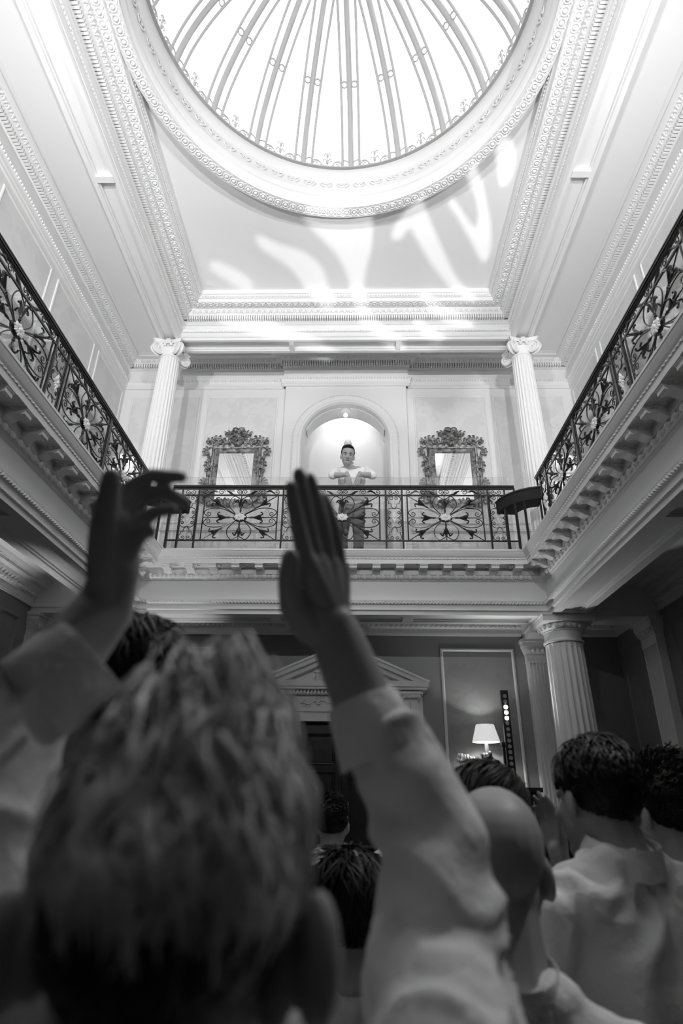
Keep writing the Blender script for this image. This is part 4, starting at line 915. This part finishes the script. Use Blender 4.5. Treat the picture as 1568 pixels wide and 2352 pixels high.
def person(label, C, yaw=0, s=1.0, hm='hair', hk=None, shirt='shirt2', skin='skin', pitch=.0, roll=0, pose='clap', sw=.185, lean=0, bald=False, top='shirt', coll=True, hands=None, face_on=False, voxel=.011, amp=.006, nkz=.15):
    C = Vector(C); R = basis(yaw, pitch, roll); B = basis(yaw); nk = C + B @ Vector((0, -.045 - lean * .02, -nkz * s)); ht = C.z
    t = thing('person', label, 'person', (C.x, C.y, 0), 0)
    off = Vector((C.x, C.y, 0)); L = lambda p: Vector(p)
    bod = MB(); T = head(bod, C, R, s, nk)
    sh = MB(); sz = nk.z - .045; hipz = sz * .62
    P = lambda x, y, z: Vector((nk.x, nk.y, 0)) + B @ Vector((x, y, 0)) + Vector((0, 0, z))
    sh.cap(P(-sw * .62, -.005, sz - .02), P(sw * .62, -.005, sz - .02), .072, .072); sh.cap(P(-.05, -.01, sz + .035), P(.05, -.01, sz + .035), .06, .06)
    sh.ell(P(0, .01, sz - .16), (sw * .98, .125, .2), 20, 14, B); sh.ell(P(0, .01, sz - .36), (sw * .86, .115, .2), 20, 14, B)
    tr = MB(); tr.ell(P(0, 0, hipz), (sw * .9, .12, .13), 16, 10, B)
    for q in (-1, 1):
        S = P(q * sw, -.005, sz - .03)
        if pose == 'clap': E = P(q * (sw + .07), .1, sz - .27); Wp = P(q * .06, .3, sz - .08)
        elif pose == 'raise': E = P(q * (sw + .08), .16, sz - .12); Wp = P(q * .1, .28, sz + .12)
        else: E = P(q * (sw + .06), -.01, sz - .29); Wp = P(q * (sw + .07), .06, sz - .53)
        if hands and hands.get(q): Wp = Vector(hands[q]); E = (S + Wp) / 2 + Vector((0, 0, -.14)) + B @ Vector((q * .04, 0, 0))
        sh.chain([S, E, E.lerp(Wp, .82)], [.062, .052, .04], 14); bod.chain([nk + Vector((0, 0, -.05)), S, E, Wp], [.05, .04, .034, .026])
        dn = (Wp - E).normalized(); hand(bod, Wp + dn * .02, dn if pose != 'clap' else (dn + Vector((0, 0, .5))), B @ Vector((-q, 0, 0)), q, 1.0)
        tr.chain([P(q * .09, 0, hipz - .02), P(q * .1, .01, hipz * .52), P(q * .1, -.01, .09)], [.095, .07, .055], 12)
        MB().ell(P(q * .1, .05, .045), (.048, .135, .045), 12, 8, B).build('shoe', 'shoe', t, 60)
    b = remesh(bod, 'body', skin, t, .005 if voxel < .012 else .008, 3); remesh(sh, 'jacket' if shirt == 'black' else 'shirt', shirt, t, voxel, 5, amp, 9); remesh(tr, 'trousers', 'trouser', t, .014, 4)
    if coll: collar(nk + Vector((0, 0, .0)), basis(yaw, .25), .066 * s, .05, t, shirt)
    if not bald: hair(C, R, s, t, hm, **(hk or {}))
    if face_on: face(T, R, s, t, hm)
    for ch in t.children: ch.location = ch.location - off
    return t
# --- the man leaning on the glass above
GZ = A(0, 0, GF).z; GT = A(0, 0, 6.44).z; GY = 8.74 * K
mn = thing('person', 'man in white shirt and grey trousers leaning on the balcony glass, hands dangling', 'person', (.11, 6.95, GZ))
off = Vector((.11, 6.95, GZ))
hc_ = Vector((.055, 6.72, 5.648)); HR = basis(math.pi + .06, -.38, -.10); hs = 1.1
bod = MB(); nk = Vector((.09, 6.83, 5.535)); T = head(bod, hc_, HR, hs, nk)
sh = MB(); sh.cap((-.03, 6.86, 5.485), (.24, 6.86, 5.485), .068, .068).ell((.105, 6.87, 5.36), (.185, .12, .17), 18, 12).ell((.11, 6.91, 5.2), (.165, .115, .2), 18, 12).cap((.05, 6.845, 5.535), (.15, 6.845, 5.535), .052, .052)
for q, el, wr, fin in ((-1, (-.135, 6.625, 5.305), (.055, 6.57, 5.285), (.085, 6.565, 5.13)), (1, (.375, 6.625, 5.305), (.205, 6.565, 5.285), (.165, 6.56, 5.13))):
    S = Vector((.105 + q * .19, 6.86, 5.485)); el = Vector(el); wr = Vector(wr); fin = Vector(fin)
    sh.chain([S, S.lerp(el, .9)], [.068, .058], 14); sh.chain([S.lerp(el, .9), el], [.058, .05], 12)
    bod.chain([nk, S, el, el.lerp(wr, .35), wr], [.05, .042, .037, .038, .026], 14)
    hand(bod, wr, (fin - wr), (-q * .4, 1, 0), q, 1.0, .12, .05)
tr = MB().ell((.11, 6.98, 5.05), (.165, .12, .13), 16, 10).chain([(.19, 6.98, 5.0), (.2, 6.98, 4.6), (.19, 7.03, GZ + .09)], [.095, .07, .055], 14).chain([(.03, 6.98, 5.0), (-.01, 6.97, 4.6), (.02, 7.06, GZ + .09)], [.095, .07, .055], 14)
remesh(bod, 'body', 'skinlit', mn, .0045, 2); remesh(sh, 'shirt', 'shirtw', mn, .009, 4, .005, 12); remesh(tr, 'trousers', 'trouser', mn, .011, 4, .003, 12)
for x, y in ((.19, 6.98), (.02, 7.01)): MB().ell((x, y, GZ + .045), (.048, .135, .045), 12, 8).build('shoe', 'shoe', mn, 60)
collar(nk + Vector((0, .01, -.005)), basis(math.pi, .15), .066, .05, mn, 'shirtw')
bl = MB().lathe([(.166, 0), (.170, 0), (.170, .035), (.166, .035)], 24); bl.v = [(.11 + p[0], 6.975 + p[1] * .76, 5.08 + p[2]) for p in bl.v]; bl.build('belt', 'shoe', mn, 60)
hair(hc_, HR, hs, mn, 'hair', n=700, L=.03, rad=.003, lift=.012, seed=5, tousle=.35, flow=(.3, -.3, .3), top=.085, nape=-.03, front=.0)
face(T, HR, hs, mn)
for ch in mn.children: ch.location = ch.location - off
# --- foreground man, arms raised in applause
fg = thing('person', 'fair-haired man close to the camera clapping with both arms raised', 'person', (.04, .46, 0)); off = Vector((.04, .46, 0))
FC = Vector((.049, .45, 1.548)); FR_ = basis(.03, .10, .12); fs_ = .94
bod = MB(); nk = Vector((.04, .435, 1.37)); head(bod, FC, FR_, fs_, nk, .062)
def rad_px(w_, d): return w_ * d / F_PX / 2
RWr, RFa = pt(772, 1462, .70), pt(845, 1640, .67)          # right wrist, forearm inside the cuff
RE = pt(1010, 1960, .60); RS = Vector((.235, .47, 1.365))
palm = [pt(772, 1455, .70), pt(748, 1380, .70), pt(752, 1310, .70)]
bod.chain([RE, pt(930, 1790, .635), RFa, RWr], [.04, .037, .035, .031], 18)
kn = [(702, 1290, .685), (727, 1292, .70), (755, 1298, .715), (780, 1312, .73)]
for k_ in kn: bod.cap(pt(*k_), pt(765, 1440, .705), .0135, .021, 14)
bod.cap(pt(700, 1405, .69), pt(770, 1440, .70), .018, .026, 14)
fing = [[kn[0], (683, 1205, .68), (672, 1150, .675), (668, 1118, .672)], [kn[1], (706, 1190, .695), (693, 1125, .69), (686, 1088, .687)], [kn[2], (738, 1200, .71), (721, 1135, .705), (711, 1099, .70)], [kn[3], (769, 1228, .725), (752, 1172, .72), (742, 1142, .717)]]
for f in fing: bod.chain([pt(*q) for q in f], [.0105, .0095, .0085, .0075], 14)
bod.chain([pt(712, 1440, .69), pt(672, 1395, .675), pt(662, 1335, .665), pt(667, 1282, .66)], [.020, .0155, .0125, .0105], 14)
for q in (-1, 1): bod.ell(FC + Vector((q * .094, -.02, -.012)), (.013, .02, .036), 12, 10, basis(q * .5))
bod.chain([nk, RS, pt(1000, 2250, .55), RE], [.06, .045, .043, .04], 16)
# left arm and hand
LWr, LFa = pt(240, 1400, .63), pt(165, 1490, .60); LE = pt(-60, 1850, .52); LS = Vector((-.155, .46, 1.365))
bod.chain([nk, LS, LS.lerp(LE, .6), LE, pt(40, 1680, .56), LFa, LWr], [.06, .045, .043, .04, .037, .035, .030], 18)
bod.chain([LWr, pt(268, 1310, .63), pt(266, 1215, .63)], [.029, .024, .02], 16); bod.cap(pt(248, 1390, .63), pt(282, 1290, .635), .025, .019, 16); bod.cap(pt(276, 1330, .635), pt(290, 1210, .64), .019, .015, 16)
fing = [[(283, 1180, .645), (298, 1118, .65), (348, 1091, .655), (418, 1096, .66)], [(297, 1190, .64), (328, 1142, .648), (378, 1128, .652), (426, 1156, .655)], [(306, 1228, .632), (328, 1193, .634), (360, 1174, .636), (396, 1171, .638)], [(300, 1262, .625), (318, 1232, .626), (333, 1216, .627), (346, 1222, .628)]]
for f in fing: bod.chain([pt(*q) for q in f], [.0105, .0088, .0078, .0066], 14)
bod.chain([pt(245, 1310, .62), pt(240, 1225, .612), pt(248, 1150, .608), pt(257, 1098, .606)], [.021, .016, .0125, .0105], 14)
remesh(bod, 'body', 'skin', fg, .0032, 3)
sh = MB(); sh.cap((-.11, .45, 1.355), (.19, .45, 1.355), .07, .07).ell((.04, .465, 1.22), (.2, .125, .22), 20, 14).ell((.04, .465, 1.0), (.18, .12, .22), 20, 14).cap((-.01, .445, 1.4), (.09, .445, 1.4), .058, .058)
sl = MB(); sl.chain([RS, pt(1000, 2250, .55), RE, pt(930, 1790, .635), pt(862, 1668, .66)], [.068, .064, .056, .047, .040], 20)
sl2 = MB(); sl2.chain([LS, LS.lerp(LE, .6), LE, pt(40, 1680, .56), pt(105, 1575, .585)], [.068, .06, .052, .046, .042], 20)
so = remesh(sh, 'shirt', 'shirt', fg, .009, 5, .005, 9)
remesh(sl, 'sleeve', 'shirt', fg, .006, 4, .014, 12); remesh(sl2, 'sleeve', 'shirt', fg, .006, 4, .012, 11)
def cuff(a, b, r0, r1, parent):
    a, b = Vector(a), Vector(b); d = b - a
    MB().tube([a, a + d * .03, a + d * .5, a + d * .97, b, b - d * .02, a + d * .6], [r0 * .97, r0, (r0 + r1) / 2, r1, r1 * .97, r1 * .92, r1 * .9], 28, caps=False).build('cuff', 'shirt', parent, 50)
cuff(pt(880, 1745, .645), pt(833, 1612, .675), .0475, .0415, fg); cuff(pt(75, 1608, .575), pt(208, 1497, .605), .0475, .0455, fg)
MB().lathe([(0, .002), (.006, .002), (.006, 0), (0, 0)], 10).build('cuff_button', 'rose', fg).location = pt(195, 1580, .55)
collar(nk, basis(0, .2), .075, .045, fg, 'shirt')
tr = MB().ell((.04, .46, .86), (.17, .12, .13), 16, 10)
for q in (-1, 1):
    tr.chain([(.04 + q * .09, .46, .83), (.04 + q * .1, .47, .45), (.04 + q * .1, .45, .09)], [.095, .07, .055], 12); MB().ell((.04 + q * .1, .51, .045), (.048, .135, .045), 12, 8).build('shoe', 'shoe', fg, 60)
remesh(tr, 'trousers', 'trouser', fg, .014, 4)
hair(FC, FR_, fs_, fg, 'hairs', n=1500, L=.03, rad=.0022, lift=.004, seed=22, tousle=.25, flow=(.05, -.3, -.9), top=.05, nape=-.10, front=.03, shell=1.02, name='short_back_hair')  # darker hair low on the head, shade put into its colour
hair(FC, FR_, fs_, fg, 'hairb', n=2400, L=.036, rad=.0025, lift=.055, pw=9, side=.1, seed=21, tousle=.5, flow=(.15, -.5, -.8), top=.05, nape=.08, front=.04, shell=1.03, zmin=.58)
for ch in fg.children: ch.location = ch.location - off
# --- the crowd
person('bald man in a white shirt just right of the raised sleeve', pt(1140, 1985, 1.02), yaw=-.1, s=1.04, sw=.172, nkz=.17, bald=True, shirt='shirt', pitch=.05, amp=.004, pose='down')
person('tall dark-haired man in a white shirt, seen from behind beside the fluted column', pt(1372, 1838, 1.40), yaw=.35, s=1.09, nkz=.115, roll=.08, hk=dict(n=1300, L=.035, rad=.0028, lift=.010, seed=7, tousle=.5, nape=-.085), shirt='shirt2', pitch=-.12, sw=.2, amp=.016, pose='down')
person('curly black-haired guest at the right edge of the picture', pt(1540, 1860, 1.7), yaw=.2, s=1.12, hk=dict(n=1100, rad=.003, lift=.014, seed=8, curl=1.1, nape=-.09), shirt='shirt')
person('guest with smooth brown hair standing beyond the bald man', pt(1115, 1885, 1.45), yaw=.5, s=1.08, hm='hairm', hk=dict(n=1200, L=.045, rad=.0028, lift=.001, seed=10, tousle=.12, flow=(-.5, -.4, -.7), nape=-.10), shirt='black', pose='down', sw=.17, hands={1: pt(1290, 1995, 1.55)})
person('dark-haired guest standing low behind the raised sleeve', pt(802, 2095, 1.5), yaw=.1, s=1.12, hk=dict(n=1200, L=.06, rad=.0028, lift=.002, seed=11, tousle=.15, nape=-.12), shirt='shirt', pose='down')
person('guest with short curly hair in front of the dark doors', pt(764, 1890, 3.0), yaw=-.1, s=1.0, hk=dict(n=700, rad=.0035, lift=.012, seed=12, curl=1.0, nape=-.09), shirt='shirt2', voxel=.014)
person('guest in a white jacket half hidden behind the raised sleeve', pt(905, 1858, 2.6), yaw=.6, s=1.0, hk=dict(seed=13), shirt='shirt2', voxel=.014)
person('tall dark-haired guest hidden behind the fair-haired man', pt(300, 1600, 1.05), yaw=0, s=1.08, hk=dict(seed=14), shirt='shirt', pose='down')
person('guest in a white shirt at the left edge of the picture', pt(-140, 1850, 1.4), yaw=-.2, s=1.05, hk=dict(seed=15), shirt='shirt2', pose='down')
# --- musicians' corner
gt_hand = pt(1268, 1892, 5.0)
gp_ = Vector((1.30, 5.15, 1.60))
bp = person('musician in a black suit playing a bass guitar', gp_, yaw=math.pi, s=1.0, hk=dict(seed=16), shirt='black', hands={-1: gt_hand + Vector((-.02, .06, -.04)), 1: Vector((1.2, 4.85, 1.12))}, face_on=True, voxel=.012)
bs_ = thing('bass_guitar', 'pale bass guitar held by the musician in black', 'guitar', (1.2, 4.92, 1.15))
d = (pt(1310, 1842, 4.95) - Vector((1.2, 4.92, 1.15))); dn = d.normalized(); Q = dn.to_track_quat('X', 'Z').to_matrix()
def gb(c, sz): m = MB(); return m.box(Q @ Vector(c), sz, Q)
o_ = MB(); sec = [(-.28, .05), (-.2, .16), (-.05, .12), (.1, .15), (.2, .1), (.12, .04), (.12, -.04), (.18, -.12), (.05, -.15), (-.08, -.12), (-.22, -.16), (-.29, -.05)]
o_.add([Q @ Vector((a, -.02, b)) for a, b in sec] + [Q @ Vector((a, .02, b)) for a, b in sec], [tuple(range(12)), tuple(reversed(range(12, 24)))] + [(i, (i + 1) % 12, 12 + (i + 1) % 12, 12 + i) for i in range(12)])
o_.build('body', 'gloss', bs_); Ln = d.length
gb((Ln * .5 + .03, -.03, 0), (Ln - .12, .022, .045)).build('neck', 'wood', bs_)
gb((Ln + .03, -.03, .01), (.17, .02, .075)).build('headstock', 'wood', bs_)
for i in range(4):
    gb((Ln - .02 + .035 * i, -.03, .062), (.012, .012, .04)).build('tuning_peg', 'mirror', bs_)
    m = MB(); m.tube([Q @ Vector((-.1, -.046, -.015 + .01 * i)), Q @ Vector((Ln, -.046, -.015 + .01 * i))], .0012, 4); m.build('string', 'mirror', bs_)
pn = thing('upright_piano', 'black lacquered upright piano behind the musician', 'piano', (1.45, 5.95, 0))
MB().b2(-.72, .72, -.05, .3, 0, 1.33).build('case', 'gloss', pn); MB().b2(-.74, .74, -.08, .32, 1.331, 1.37).build('lid', 'gloss', pn)
MB().b2(-.72, .72, -.3, -.052, .66, .72).build('keybed', 'gloss', pn); MB().b2(-.62, .62, -.29, -.1, .721, .74).build('keys', 'candle', pn)
for q in (-1, 1): MB().tube([(q * .66, -.27, 0), (q * .66, -.26, .3), (q * .66, -.25, .66)], [.03, .045, .05], 8).build('leg', 'gloss', pn)
for i in range(30): pass
tm_ = MB()
for i in range(40): tm_.ell((-.7 + .0359 * i, -.085, 1.35), (.014, .012, .016), 6, 4)
tag(tm_.build('beaded_edge', 'gloss', pn, 60), kind='stuff')
fv = thing('flower_vase', 'vase of white flowers on the console table left of the lamp', 'vase', A(1.87, 9.8, 1.822))
MB().lathe([(.04, 0), (.05, .01), (.06, .06), (.03, .13), (.04, .16), (.036, .16)], 16).build('vase', 'bronze', fv, 60)
for i in range(5):
    a = i * 1.26; e = Vector((.08 * math.cos(a), .08 * math.sin(a), .27 + .03 * (i % 2))); MB().tube([(0, 0, .1), e], .004, 5).build('stem', 'bronze', fv)
    f_ = MB()
    for j in range(5): b = j * 1.257; f_.ell(e + Vector((.022 * math.cos(b), .022 * math.sin(b), .018)), (.012, .012, .028), 6, 5)
    f_.build('flower', 'rose', fv, 60)
